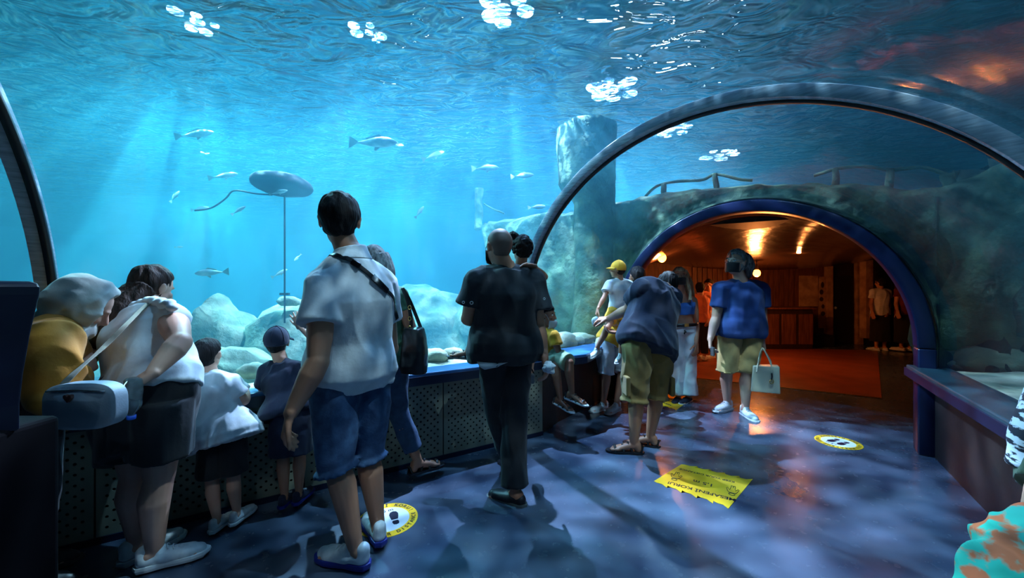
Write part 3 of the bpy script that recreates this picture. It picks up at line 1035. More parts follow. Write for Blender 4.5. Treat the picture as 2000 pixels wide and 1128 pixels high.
fishes = [  # px, py, distance, length in px, heading in picture (deg, 0 = right), yaw, dark, label
    (383, 262, 4.6, 62, 14, .3, 0, 'silver fish high on the left, nose tilted up to the right'),
    (733, 278, 4.4, 92, -3, -.1, 0, 'largest silver fish with forked tail swimming right, above the man in white'),
    (848, 303, 5.0, 44, 25, .3, 0, 'small pale fish right of the largest silver fish'),
    (438, 343, 4.8, 48, 14, .3, 0, 'silver fish to the left of the oval float'),
    (545, 375, 3.9, 32, 15, .2, 0, 'small pale fish in front of the oval float'),
    (467, 410, 4.9, 28, 40, .6, 1, 'small dark fish just under the rope'),
    (342, 383, 4.9, 26, 60, .8, 1, 'small dark fish left of the rope, swimming away'),
    (392, 407, 5.2, 30, 12, .2, 0, 'pale fish at the left end of the rope'),
    (411, 532, 4.4, 58, 176, .1, 0, 'pale fish low on the left, above the small boy'),
    (547, 533, 5.0, 30, 30, .3, 0, 'pale fish next to the lower part of the pole'),
    (581, 503, 5.4, 18, 130, .5, 0, 'tiny pale fish right of the pole'),
    (820, 413, 4.9, 28, 55, .4, 0, 'small bright fish slanting upward over the woman in green'),
    (950, 328, 5.0, 50, 4, .1, 0, 'slim fish above the left end of the stone wall'),
    (1022, 343, 5.4, 44, 8, .2, 1, 'slim grey fish right of the one over the stone wall end'),
    (484, 102, 3.9, 30, 5, .3, 0, 'blurred pale fish close under the surface, upper left'),
    (350, 482, 5.4, 14, 5, .2, 0, 'tiny fish far below the dark fish on the left'),
    (1050, 404, 5.6, 34, 6, .2, 1, 'slim grey fish just above the stone wall behind the rib'),
]
for i, (x, y, Y, lp, ang, yaw, dk, lab) in enumerate(fishes):
    Lw = lp * Y / FPX
    t = thing('fish', lab, 'fish', (0, 0, 0), 'fish in the tank')
    m = M['fish_dark'] if dk else M['fish']
    for nm, b in (('body', fish_mesh(Lw, .9)), ('tail_fin', fin_mesh(Lw, 'tail')), ('dorsal_fin', fin_mesh(Lw, 'dorsal')), ('belly_fin', fin_mesh(Lw, 'b'))):
        o = obj(nm, b, m if nm == 'body' else M['fin'], t, smooth=nm == 'body')
    t.location = P(x, y, Y)
    t.rotation_euler = (0, -math.radians(ang), yaw) if ang < 90 else (0, math.radians(180 - ang), PI + yaw)

# ---------------------------------------------------------------- kiosk at the left edge
M['kiosk'] = mat('dark_navy_kiosk', (10, 13, 38), .35, bump=.02)
M['kiosk_base'] = mat('dark_maroon_base', (8, 4, 8), .9, spec=.1)
t = thing('information_kiosk', 'dark navy kiosk with rounded top at the left edge of the picture', 'kiosk', (-1.35, .95, 0))
def kiosk_head():
    bm = bmesh.new()
    Y = 1.02
    pix = [(-160, 545), (66, 549), (76, 552), (81, 560), (80, 575), (62, 650), (48, 730), (41, 790), (40, 840), (-160, 840)]
    f = [bm.verts.new(P(x, y, Y)) for x, y in pix]
    b = [bm.verts.new(P(x, y, Y) + V((-.10, -.12, 0))) for x, y in pix]
    bm.faces.new(f[::-1]); bm.faces.new(b)
    for i in range(len(pix)):
        bm.faces.new((f[i], f[(i + 1) % len(pix)], b[(i + 1) % len(pix)], b[i]))
    return bm
keep(bevel(obj('screen_housing', kiosk_head(), M['kiosk'], smooth=False), .006, 3), t)
bm = bmesh.new()
a = P(120, 830, 1.12)
prism(bm, [(-2.2, 1.12), (-2.2, .8), (a.x - .05, .8), (a.x, .84), (a.x, 1.12)], 0, .93)
keep(bevel(obj('pedestal', bm, M['kiosk_base'], smooth=False), .015, 3), t)

# ---------------------------------------------------------------- floor stickers
M['yellow'] = mat('yellow_vinyl', (244, 190, 40), .35)
M['white_vinyl'] = mat('white_vinyl', (222, 228, 232), .35)
M['ink'] = mat('navy_ink', (14, 20, 44), .4)
def flat_poly(bm, pts, z0, z1):
    prism(bm, [(p[0], p[1]) for p in pts], z0, z1)
def text_mesh(s, size, mtx, m, name, root, ext=.0003, bold=.0):
    cu = bpy.data.curves.new(name, 'FONT'); cu.body = s; cu.size = size; cu.extrude = ext; cu.align_x = 'CENTER'; cu.align_y = 'CENTER'; cu.offset = bold
    o = bpy.data.objects.new(name, cu); COL.objects.link(o)
    bpy.context.view_layer.update()
    me = bpy.data.meshes.new_from_object(o.evaluated_get(bpy.context.evaluated_depsgraph_get()))
    bpy.data.objects.remove(o)
    me.transform(mtx)
    return me
def join_meshes(name, mes, m, root):
    bm = bmesh.new()
    for me in mes: bm.from_mesh(me)
    o = obj(name, bm, m, smooth=False)
    return keep(o, root)
def shoeprint(bm, mtx, z0, z1):
    sole = [(-.020, -.008), (-.024, .02), (-.026, .05), (-.018, .075), (0, .084), (.018, .076), (.026, .052), (.022, .02), (.016, -.008)]
    heel = [(-.016, -.02), (-.020, -.038), (-.014, -.058), (0, -.064), (.014, -.058), (.018, -.038), (.013, -.02)]
    for pl in (sole, heel):
        prism(bm, [(mtx @ V((a, b, 0)))[:2] for a, b in pl], z0, z1)
def round_sticker(c, R, ang, label, prints=2):
    t = thing('floor_sticker', label, 'floor sticker', (c.x, c.y, 0), 'round distance stickers')
    def disc(r, z0, z1):
        bm = bmesh.new(); prism(bm, [(c.x + r * math.cos(2 * PI * i / 48), c.y + r * math.sin(2 * PI * i / 48)) for i in range(48)], z0, z1); return bm
    keep(obj('yellow_disc', disc(R, .0005, .002), M['yellow'], smooth=False), t)
    keep(obj('white_disc', disc(R * .72, .002, .0026), M['white_vinyl'], smooth=False), t)
    base = Matrix.Translation((c.x, c.y, .003)) @ Matrix.Rotation(ang, 4, 'Z')
    for sx in (-1, 1):
        bm = bmesh.new(); k_ = R / .165
        shoeprint(bm, base @ Matrix.Translation((sx * .038 * k_, -.012 * k_, 0)) @ Matrix.Diagonal((sx * k_ * .98, k_ * .92, 1, 1)), .0026, .0034)
        keep(obj('shoe_print', bm, M['ink'], smooth=False), t)
    mes = []
    def arc_text(s, mid, rr, size, flip):
        n_ = len(s); st = size * .82 / rr
        for i, ch in enumerate(s):
            if ch == ' ': continue
            if not flip:
                th = mid + st * ((n_ - 1) / 2 - i)
                mtx = base @ Matrix.Rotation(th - PI / 2, 4, 'Z') @ Matrix.Translation((0, rr, 0))
            else:
                th = mid - st * ((n_ - 1) / 2 - i)
                mtx = base @ Matrix.Rotation(th + PI / 2, 4, 'Z') @ Matrix.Translation((0, -rr, 0))
            mes.append(text_mesh(ch, size, mtx, None, 'c', None, bold=.0006))
    arc_text('MESAFEN\u0130 KORU!', PI / 2, R * .86, R * .21, False)
    arc_text('KEEP YOUR DISTANCE', -PI / 2, R * .86, R * .19, True)
    mes.append(text_mesh('1,5 m', R * .24, base @ Matrix.Translation((0, R * .52, 0)), None, 'c', None, bold=.0006))
    join_meshes('lettering', mes[:13], M['ink'], t); join_meshes('lettering', mes[13:-1], M['ink'], t); join_meshes('lettering', mes[-1:], M['ink'], t)
round_sticker(G(757, 1014) + V((0, 0, 0)), .165, .45, 'round yellow and white distance sticker by the heel of the man in white')
round_sticker(G(1637, 863), .16, PI * .5 + .35, 'round yellow and white distance sticker right of the handbag, on the dark floor')

def warning_sticker(A, B, C_, D_, label):
    """corners: A far, B left, C near, D right on the floor (text reads with its foot toward the left-near edge)"""
    t = thing('warning_sticker', label, 'floor sticker', tuple((A + C_) / 2), 'zigzag edged warning stickers')
    def uv(u, v): return A.lerp(D_, u).lerp(B.lerp(C_, u), v)     # u along the long edge, v from far edge to near edge
    def zig(v, sgn):
        out = []
        n_ = 5
        for i in range(n_):
            out += [(i / n_ + .0, v), (i / n_ + .10 / n_ * 5 * .5, v + sgn * .02), (i / n_ + .125, v + sgn * .015), ((i + 1) / n_ + .02 if i < n_ - 1 else 1, v + sgn * .075)]
        return out
    top = zig(0.02, -1); bot = zig(.98, 1)
    pts = [uv(u, v) for u, v in top] + [uv(u, v) for u, v in reversed([(1 - (a - 0), b) if False else (a, b) for a, b in bot])]
    bm = bmesh.new(); prism(bm, [(p.x, p.y) for p in pts], .0005, .002); bmesh.ops.triangulate(bm, faces=bm.faces)
    keep(obj('vinyl', bm, M['yellow'], smooth=False), t)
    ex = (D_ - A); ey = (B - A)
    ang = math.atan2(ex.y, ex.x) + PI
    mid = (A + C_) / 2
    base = Matrix.Translation((mid.x, mid.y, .0024)) @ Matrix.Rotation(ang, 4, 'Z')
    hgt = ey.length
    mes = [text_mesh('MESAFEN\u0130 KORU!', .050, base @ Matrix.Translation((0, hgt * .30, 0)), None, 'c', None, bold=.001),
           text_mesh('KEEP YOUR DISTANCE', .034, base @ Matrix.Translation((0, -hgt * .33, 0)), None, 'c', None, bold=.0006),
           text_mesh('1,5 m', .055, base @ Matrix.Translation((0, 0, 0)), None, 'c', None, bold=.001)]
    for me_ in mes: join_meshes('lettering', [me_], M['ink'], t)
    for sx in (-1, 1):     # outline figures: a head ring and a body outline
        bm = bmesh.new(); z = .0028
        def Q(a, b): 
            p = base @ V((sx * .17 + a, b, 0)); return V((p.x, p.y, z))
        tube(bm, [Q(.017 * math.cos(2 * PI * i / 14), .055 + .014 * math.sin(2 * PI * i / 14)) for i in range(15)], .0018, 5)
        tube(bm, [Q(a, b) for a, b in [(-.012, -.065), (-.012, -.03), (-.016, .0), (-.03, -.03), (-.036, -.022), (-.026, .02), (-.016, .036), (.016, .036), (.026, .02), (.036, -.022), (.03, -.03), (.016, 0), (.012, -.03), (.012, -.065), (.002, -.065), (0, -.025), (-.002, -.065), (-.012, -.065)]], .0018, 5)
        keep(obj('figure_outline', bm, M['ink']), t)
    return t
warning_sticker(G(1332, 906), G(1276, 940), G(1425, 990), G(1468, 938), 'yellow zigzag edged warning sticker on the open floor in front of the bending man')
warning_sticker(G(1300, 762), G(1262, 782), G(1322, 800), G(1350, 778), 'yellow zigzag edged warning sticker glowing orange behind the legs of the bending man')
# ================================================================ people
def blob(name, bm, m, root, vox=.007, sm=4, fac=.5):
    """weld overlapping closed pieces into one continuous skin"""
    me = bpy.data.meshes.new(name); bm.to_mesh(me); bm.free()
    o = bpy.data.objects.new(name, me); COL.objects.link(o)
    r = o.modifiers.new('r', 'REMESH'); r.mode = 'VOXEL'; r.voxel_size = vox
    if sm:
        q = o.modifiers.new('q', 'SMOOTH'); q.factor = fac; q.iterations = sm
    bpy.context.view_layer.update()
    me2 = bpy.data.meshes.new_from_object(o.evaluated_get(bpy.context.evaluated_depsgraph_get()))
    o.modifiers.clear(); o.data = me2
    for p in me2.polygons: p.use_smooth = True
    me2.materials.clear(); me2.materials.append(m)
    return keep(o, root) if root else o


def folds(o, amp, freq, seed, direction=None):
    """cloth creases: ridged noise along the normals"""
    me = o.data
    ns = [v.normal.copy() for v in me.vertices]
    st = V(direction) if direction else V((1, 1, .45))
    for v, n in zip(me.vertices, ns):
        q = V((v.co.x * st.x, v.co.y * st.y, v.co.z * st.z)) * freq + V((seed, seed * 2, seed * .3))
        w1 = noise.noise(q + V((noise.noise(q * .6), 0, 0)) * 1.4)
        r = 1 - abs(w1) * 2.6
        v.co += n * amp * 1.5 * (r * .8 + noise.noise(q * 2.3) * .5)
    me.update()
    return o


def skinmat(name, c):
    m, nt, b, out = newmat(name)
    b.inputs['Base Color'].default_value = (*lin(c), 1)
    b.inputs['Roughness'].default_value = .5
    b.inputs['Subsurface Weight'].default_value = .0
    n = nt.nodes.new('ShaderNodeTexNoise'); n.inputs['Scale'].default_value = 9
    tc = nt.nodes.new('ShaderNodeTexCoord'); nt.links.new(tc.outputs['Object'], n.inputs['Vector'])
    mx = nt.nodes.new('ShaderNodeMix'); mx.data_type = 'RGBA'
    mx.inputs[6].default_value = (*lin(c), 1); mx.inputs[7].default_value = (*lin((c[0] * .9, c[1] * .8, c[2] * .78)), 1)
    nt.links.new(n.outputs['Fac'], mx.inputs[0]); nt.links.new(mx.outputs[2], b.inputs['Base Color'])
    return m
SK = {'tan': skinmat('tan_skin', (196, 142, 112)), 'fair': skinmat('fair_skin', (216, 170, 146)), 'brown': skinmat('brown_skin', (158, 108, 82))}
def cloth(name, c, c2=None, rough=.85, b=.25, bs=60):
    return mat(name, c, rough, c2 or tuple(v * .88 for v in c), 9, bump=b, bscale=bs, bdist=.004, sheen=.1)
def hairmat(name, c):
    return mat(name, c, .72, tuple(v * .55 for v in c), 30, spec=.2, bump=.7, bscale=55, bdist=.01, stretch=(1.6, 1.6, .35))
HM = {'black': hairmat('black_hair', (26, 20, 20)), 'brown': hairmat('brown_hair', (62, 42, 34)), 'grey': hairmat('grey_hair', (150, 148, 146)),
      'blond': hairmat('light_hair', (206, 186, 150)), 'stubble': mat('stubble', (110, 84, 72), .6), 'dblond': hairmat('dark_blond_hair', (140, 112, 84))}
M['eye'] = mat('eye_white', (230, 230, 228), .2)
M['iris'] = mat('iris', (34, 24, 20), .2)
M['lip'] = mat('lips', (168, 96, 86), .5)
CL = {
    'polo': cloth('white_polo_cotton', (222, 224, 228)), 'denim': mat('blue_denim', (58, 88, 124), .85, (38, 62, 96), 22, bump=.4, bscale=90, bdist=.003),
    'jeans': mat('dark_jeans', (52, 78, 112), .85, (34, 54, 84), 16, bump=.4, bscale=90, bdist=.003),
    'black': cloth('black_cotton', (20, 20, 26)), 'navy': cloth('navy_cotton', (24, 30, 56)), 'navyblue': cloth('blue_cotton', (36, 66, 128)),
    'white': cloth('white_cotton', (224, 228, 230)), 'green': mat('green_print', (70, 116, 92), .85, (36, 76, 60), 26, bump=.2, bscale=60, bdist=.004),
    'olive': cloth('olive_canvas', (150, 118, 64)), 'khaki': cloth('khaki_cotton', (206, 170, 108)), 'yellow': cloth('yellow_cotton', (240, 168, 30)),
    'mustard': cloth('mustard_cotton', (176, 112, 18)), 'hijab': cloth('grey_beige_scarf', (196, 192, 180)), 'skyblue': cloth('blue_crop_knit', (52, 112, 196)),
    'whitepants': cloth('white_denim', (222, 226, 232)), 'orange': cloth('salmon_cotton', (232, 130, 96)), 'pink': cloth('magenta_cotton', (190, 40, 100)),
    'maroon': cloth('dark_red_cotton', (110, 24, 24)), 'palegreen': cloth('pale_green_cotton', (176, 196, 158)),
    'offwhite': mat('cream_leather', (226, 218, 186), .4, bump=.15, bscale=60, bdist=.003), 'greenshort': cloth('green_shorts_cotton', (62, 86, 62)),
    'pattern': mat('black_white_print', (226, 230, 232), .8, (24, 30, 44), 34, ramp=(.47, .53), stretch=(.6, .6, 1.8)),
    'swirl': mat('colourful_print', (30, 168, 140), .8, (196, 96, 50), 9, ramp=(.50, .56), stretch=(1, 1, 2)),
    'shoe': mat('white_shoe', (226, 230, 232), .5, (200, 206, 210), 30), 'sole': mat('white_rubber', (214, 218, 220), .6),
    'bluesole': mat('blue_rubber', (30, 40, 130), .5), 'darkshoe': mat('dark_shoe', (26, 26, 32), .5), 'greysole': mat('grey_rubber', (96, 100, 98), .6),
    'sandal': mat('black_leather', (32, 30, 30), .45), 'leather': mat('smooth_black_leather', (16, 16, 20), .32), 'lightblue': cloth('surgical_mask_blue', (168, 206, 224)),
    'maskblack': cloth('black_mask_cloth', (24, 26, 30)), 'gold': mat('gold_metal', (210, 170, 90), .3, metal=.9), 'silver': mat('silver_metal', (190, 190, 190), .25, metal=.9),
}


def J3(t): return P(*t) if not isinstance(t, V) else t


def hand(bm, wr, d, pn, k, curl=.35, spread=.0, thumb=1):
    """palm, four bent fingers and a thumb. d: towards the fingertips, pn: palm normal (fingers curl towards it)"""
    d = d.normalized(); pn = (pn - d * pn.dot(d)).normalized(); s = d.cross(pn).normalized() * thumb   # s points to the thumb side
    pl = .088 * k
    for q in (-1, -.33, .33, 1):
        cap(bm, wr + s * q * .014 * k - d * .012 * k, .019 * k, wr + d * pl + s * q * .028 * k, .0135 * k, 10)
    L = [.074, .082, .076, .060]
    for i in range(4):
        off = (1.5 - i) / 1.5
        p = wr + d * pl * .97 + s * off * .031 * k
        ang = (spread * off) + 0
        dd = (d * math.cos(ang) + s * math.sin(ang)).normalized()
        r = .0105 * k
        for j, f in enumerate((.45, .32, .23)):
            c = curl * (1.0 + .25 * j) * (1 + .12 * i)
            dd = (dd * math.cos(c) + pn * math.sin(c)).normalized()
            p2 = p + dd * L[i] * f * k
            cap(bm, p, r, p2, r * .9, 10)
            p, r = p2, r * .92
    p = wr + d * .022 * k + s * .026 * k
    dd = (d * .72 + s * .66 + pn * .25).normalized()
    r = .0135 * k
    for f in (.042, .034, .026):
        p2 = p + dd * f * k
        cap(bm, p, r, p2, r * .88, 10)
        p, r = p2, r * .86
        dd = (dd + d * .22 + pn * .12).normalized()


def limb(bm, a, b, r1, r2, bulge=0, at=.3, side=None):
    if bulge:
        m_ = a.lerp(b, at) + (side or V((0, 0, 0))) * bulge * .5
        cap(bm, a, r1, m_, max(r1, r2) + bulge * .5)
        cap(bm, m_, max(r1, r2) + bulge * .5, b, r2)
    else:
        cap(bm, a, r1, b, r2)


def garment_tube(bm, pts, rs, seg=26, flat=1.0):
    """open ended looking tube with flat ends along pts"""
    pts = [V(p) for p in pts]
    n = len(pts); prev = None; rings = []
    for i in range(n):
        d = (pts[min(i + 1, n - 1)] - pts[max(i - 1, 0)]).normalized()
        if prev is None:
            a, b = frame_of(d)
        else:
            a = (prev - d * prev.dot(d)).normalized(); b = a.cross(d).normalized()
        prev = a
        rings.append((pts[i], a * rs[i], b * rs[i] * flat))
    loft(bm, rings, seg=seg)


class Fig:
    def __init__(s, label, J, k=1.0, skin='tan', face=None, up=None, front=None, w=1.0, fat=0.0, legs=1.0, arm=1.0, hw=1.0, group=None, vox=.006, hipw=None):
        s.J = {n: J3(v) for n, v in J.items()}
        j = s.J
        s.k, s.w, s.fat, s.vox = k, w, fat, vox
        s.rl, s.ra = legs, arm
        fl_ = min(j['anA'].z, j['anB'].z)
        c = (j['hpA'] + j['hpB']) / 2
        s.root = thing('person', label, 'person', (c.x, c.y, max(0, fl_ - .085 * k)), group)
        s.skin = SK[skin]
        s.front = (front or V((0, 1, 0))).normalized()
        s.face = (face or s.front).normalized()
        u = (up or V((0, 0, 1))).normalized()
        s.hu = (u - s.face * u.dot(s.face)).normalized()
        s.hs = s.face.cross(s.hu).normalized()      # towards the figure's right hand side
        s.hc = j['hd']
        s.hw = hw * k ** .55
        s.hipw = hipw or 1.0

    def rings(s, inf=0.0, lo=-.10, hi=1.0, n=18, flare=0.0, nohem=False):
        """torso sections from crotch to neck base. position 0 = hips, 1 = neck base"""
        j, k = s.J, s.k
        hc = (j['hpA'] + j['hpB']) / 2; nk = j['nk']; sc_ = (j['shA'] + j['shB']) / 2
        hx = (j['hpB'] - j['hpA']).normalized(); sx = (j['shB'] - j['shA']).normalized()
        L = (nk - hc).length
        top = nk
        mid = hc.lerp(sc_, .5) - s.front * .015 * k
        out = []
        W = [(-.15, .150 * s.hipw), (-.02, .172 * s.hipw), (.12, .165 * s.hipw), (.32, .142), (.5, .150), (.7, .170), (.84, .165), (.93, .115), (1.0, .068), (1.1, .052)]
        D = [(-.15, .100), (-.02, .118), (.12, .112), (.32, .098), (.5, .108), (.7, .118), (.84, .098), (.93, .075), (1.0, .060), (1.1, .052)]
        for i in range(n + 1):
            t = lo + (hi - lo) * i / n
            if t < .85:
                tt = max(t, 0) / .85
                c = hc * (1 - tt) ** 2 + mid * 2 * tt * (1 - tt) + sc_ * tt ** 2
                if t < 0: c = hc + (hc - mid).normalized() * (-t) * L * .6
            else:
                c = sc_.lerp(top, min(1.5, (t - .85) / .15))
            m_ = max(0, min(1, t))
            x = hx.lerp(sx, m_).normalized()
            # spine direction
            d = (sc_ - hc).normalized() if t < .85 else (nk - sc_ + (sc_ - hc) * .2).normalized()
            x = (x - d * x.dot(d)).normalized()
            y = d.cross(x).normalized()
            if y.dot(s.front) < 0: yf = -y
            else: yf = y
            belly = s.fat * math.exp(-((t - .32) / .22) ** 2)
            if inf > .012 and t < .34: inf_ = inf + .012 * min(1, (.34 - t) / .2)
            else: inf_ = inf
            if nohem: inf_ = inf
            wd = interp(W, t) * k * s.w + inf_ + belly * .045 * k
            dp = interp(D, t) * k * s.w ** .5 + inf_ + belly * .05 * k
            if flare and t < .4:
                wd += flare * (.4 - t); dp += flare * .6 * (.4 - t)
            out.append((c + yf * belly * .05 * k, x * wd, y * dp))
        return out

    def body(s, barefeet=False, hands=None, nofoot=False):
        """hands: dict A/B -> (direction, palm normal, curl, thumb)"""
        j, k = s.J, s.k
        bm = bmesh.new()
        loft(bm, s.rings(-.004, -.12, 1.06), seg=28, power=2.3)
        # head
        f, u, x, hk, c = s.face, s.hu, s.hs, s.hw, s.hc
        R = Matrix((x, f, u)).transposed()
        ell(bm, c + u * .022 * hk - f * .012 * hk, (.074 * hk, .092 * hk, .090 * hk), R, 24)
        ell(bm, c - u * .040 * hk + f * .020 * hk, (.058 * hk, .064 * hk, .074 * hk), R, 20)
        ell(bm, c - u * .086 * hk + f * .052 * hk, (.028 * hk, .024 * hk, .024 * hk), R, 12)       # chin
        cap(bm, c + u * .006 * hk + f * .080 * hk, .010 * hk, c - u * .028 * hk + f * .098 * hk, .014 * hk, 10)   # nose
        ell(bm, c - u * .034 * hk + f * .090 * hk, (.017 * hk, .012 * hk, .009 * hk), R, 10)
        ell(bm, c + u * .022 * hk + f * .070 * hk, (.046 * hk, .018 * hk, .011 * hk), R, 12)       # brow
        ell(bm, c - u * .058 * hk + f * .078 * hk, (.024 * hk, .012 * hk, .012 * hk), R, 10)       # mouth
        for sg in (-1, 1):
            ell(bm, c + x * sg * .076 * hk - u * .006 * hk - f * .004 * hk, (.009 * hk, .019 * hk, .031 * hk), R, 12)
            ell(bm, c + x * sg * .082 * hk + u * .010 * hk - f * .008 * hk, (.007 * hk, .014 * hk, .014 * hk), R, 10)
            ell(bm, c + x * sg * .036 * hk - u * .022 * hk + f * .062 * hk, (.020 * hk, .018 * hk, .018 * hk), R, 10)
        nk = j['nk']
        cap(bm, nk - (c - nk).normalized() * .03 * k, .062 * k * s.w, c - u * .045 * hk - f * .014 * hk, .050 * k ** .6 * (.9 if s.w < .95 else 1), 18)
        for q in 'AB':
            sh, el, wr = j['sh' + q], j['el' + q], j['wr' + q]
            a = s.ra * k
            cap(bm, nk.lerp(sh, .35) - V((0, 0, .02 * k)), .048 * k, sh, .052 * a)
            limb(bm, sh, el, .052 * a, .038 * a, .004 * a, .35)
            limb(bm, el, wr, .041 * a, .025 * a, .006 * a, .25)
            hd_ = (hands or {}).get(q)
            if hd_: hd, pn, cu, th = hd_[:4]; sp = hd_[4] if len(hd_) > 4 else .05
            else:
                hd = (wr - el).normalized() + V((0, 0, -.2)); pn = ((j['hpA'] + j['hpB']) / 2 - wr); pn.z = 0; cu = .32; sp = .05
                # thumb forward
                s_ = hd.normalized().cross((pn - hd.normalized() * pn.dot(hd.normalized())).normalized())
                th = 1 if s_.dot(s.front) > 0 else -1
            hand(bm, wr, hd, pn, max(.55, k ** .8), cu, sp, th)
            hp, kn, an = j['hp' + q], j['kn' + q], j['an' + q]
            l = s.rl * k
            cap(bm, hp, .088 * l, hp.lerp(kn, .5), .074 * l); cap(bm, hp.lerp(kn, .5), .074 * l, kn, .052 * l)
            back = (kn - an).cross((j['hpB'] - j['hpA'])).normalized()
            if back.dot(s.front) > 0: back = -back
            cap(bm, kn, .050 * l, kn.lerp(an, .30) + back * .014 * l, .055 * l); cap(bm, kn.lerp(an, .30) + back * .014 * l, .055 * l, an, .031 * l)
            td = j['to' + q]
            up_ = V((0, 0, 1)); up_ = (up_ - td * up_.dot(td)).normalized()
            fk = k ** .85
            base = an - up_ * .050 * fk
            side = td.cross(up_)
            cap(bm, an - td * .02 * fk - up_ * .02 * fk, .034 * fk, base - td * .03 * fk, .030 * fk)
            for so in (-1, 1):
                cap(bm, an - up_ * .025 * fk, .030 * fk, base + td * .115 * fk + side * so * .016 * fk - up_ * .004 * fk, .019 * fk)
            for ti in range(5):
                o_ = (ti - 2) / 2
                st = base + td * (.115) * fk + side * o_ * .030 * fk - up_ * .006 * fk
                cap(bm, st, .013 * fk, st + td * (.055 - .006 * abs(ti - 1)) * fk - up_ * .006 * fk, .0105 * fk, 8)
        o = blob('body', bm, s.skin, s.root, s.vox, 2)
        return o

    def eyes(s, open_=True):
        f, u, x, hk, c = s.face, s.hu, s.hs, s.hw, s.hc
        for sg in (-1, 1):
            p = c + x * sg * .031 * hk + u * .004 * hk + f * .0715 * hk
            bm = bmesh.new(); ell(bm, p, (.0125 * hk, .0125 * hk, .0075 * hk), Matrix((x, f, u)).transposed(), 12)
            e = keep(obj('eye', bm, M['eye']), s.root)
            bm = bmesh.new(); ell(bm, p + f * .0095 * hk, (.0055 * hk,) * 3, None, 10)
            i_ = keep(obj('iris', bm, M['iris']), s.root); i_.parent = e; i_.matrix_parent_inverse = Matrix.Translation(s.root.location).inverted() @ Matrix.Identity(4)
            i_.matrix_parent_inverse = Matrix.Identity(4)
            e.matrix_parent_inverse = Matrix.Translation(-s.root.location)
            bm = bmesh.new(); tube(bm, smooth_pts([p + u * .021 * hk - x * .017 * hk + f * .004 * hk, p + u * .026 * hk + f * .007 * hk, p + u * .020 * hk + x * .018 * hk + f * .0 * hk], 4), .0032 * hk)
            keep(obj('eyebrow', bm, HM['brown']), s.root)

    def hair(s, m='black', style='short', amp=.05, vol=1.0, length=.0, seed=1.0, tail=None, freq=2.2, label=None):
        f, u, x, hk, c = s.face, s.hu, s.hs, s.hw, s.hc
        bm = bmesh.new(); bmesh.ops.create_icosphere(bm, subdivisions=5, radius=1.0)
        c0 = c + u * .022 * hk - f * .012 * hk
        for v in bm.verts:
            n = v.co.normalized(); nx, nf, nu = n.x, n.y, n.z
            # hairline: face and nape stay clear
            def sst(a, b, t):
                t = max(0, min(1, (t - a) / (b - a))); return t * t * (3 - 2 * t)
            if style in ('short', 'curly'):
                line = .38 * sst(-.1, .8, nf) - .80 * (1 - sst(-.35, .25, nf))
                if abs(nx) > .80 and nf > -.30: line = max(line, -.25 + .45 * sst(-.3, .4, nf))
            else:
                line = .50 * sst(.0, .7, nf) - 1.5 * (1 - sst(-.25, .35, nf))
            k_ = sst(line - .10, line + .10, nu)
            r = .90 + (.17 * vol) * k_ + amp * k_ * noise.fractal(n * freq + V((seed, 0, 0)), 1, 2, 4)
            q = V((nx * .076, nf * .094, nu * (.092 if nu > 0 else .118))) * r * hk
            if nu < 0: q.x *= 1 - .22 * nu * nu; q.y += -nu * .010 * hk
            v.co = c0 + x * q.x + f * q.y + u * q.z
        if style == 'long' or tail:
            pts = [J3(p) for p in tail] if tail else [c - f * .06 * hk + V((0, 0, .02)), c - f * .09 * hk - V((0, 0, length * .5)), c - f * .08 * hk - V((0, 0, length))]
            pts = smooth_pts(pts, 5)
            n_ = len(pts)
            pr = None; rings = []
            for i, p in enumerate(pts):
                d = (pts[min(i + 1, n_ - 1)] - pts[max(0, i - 1)]).normalized()
                xx = x - d * x.dot(d)
                if xx.length < .2: xx = f - d * f.dot(d)
                xx.normalize(); yy = d.cross(xx).normalized()
                t = i / (n_ - 1)
                rr = hk * (.078 + .010 * math.sin(PI * t)) * (1 - .55 * t ** 2.5) * vol
                rings.append((p, xx * rr, yy * rr * (.55 if not tail else .6)))
            loft(bm, rings, seg=18)
        o = blob('hair', bm, HM[m], s.root, .0055 if hk > .8 else .0045, 2)
        if amp > .02: folds(o, .004 * hk, 24, seed, (1, 1, .2) if style != 'curly' else (1, 1, 1))
        if label: o['label'] = label
        return o

    def top(s, m, sleeve=.5, inf=.014, hem=-.12, flare=0.0, collar=False, seed=0.0, amp=.006, sl_loose=.016, name='shirt', neck=1.0, freq=7):
        j, k = s.J, s.k
        bm = bmesh.new()
        rg = s.rings(inf * k ** .5, hem, .98 * neck, flare=flare)
        loft(bm, rg, seg=32, power=2.3)
        for q in 'AB':
            sh, el, wr = j['sh' + q], j['el' + q], j['wr' + q]
            a = s.ra * k
            up_ = V((0, 0, .004))
            cap(bm, j['nk'].lerp(sh, .25) - V((0, 0, .02 * k)), .046 * k + inf, sh + up_, .054 * a + inf)
            if sleeve > 0:
                if sleeve <= 1:
                    e = sh.lerp(el, sleeve)
                    garment_tube(bm, [sh - (el - sh) * .05, sh.lerp(e, .5), e], [.056 * a + inf, .053 * a + sl_loose * .9, .048 * a + sl_loose * 1.25])
                else:
                    garment_tube(bm, [sh - (el - sh) * .05, sh.lerp(el, .6), el, el.lerp(wr, .3), el.lerp(wr, min(1, sleeve - 1))], [.056 * a + inf, .05 * a + sl_loose, .045 * a + sl_loose, .043 * a + sl_loose, .032 * a + sl_loose * .8])
                    cap(bm, el, .042 * a + sl_loose)
        o = blob(name, bm, m, s.root, .0075 if k > .75 else .006, 3)
        if amp: folds(o, amp * k, freq / k, seed + 1)
        return o

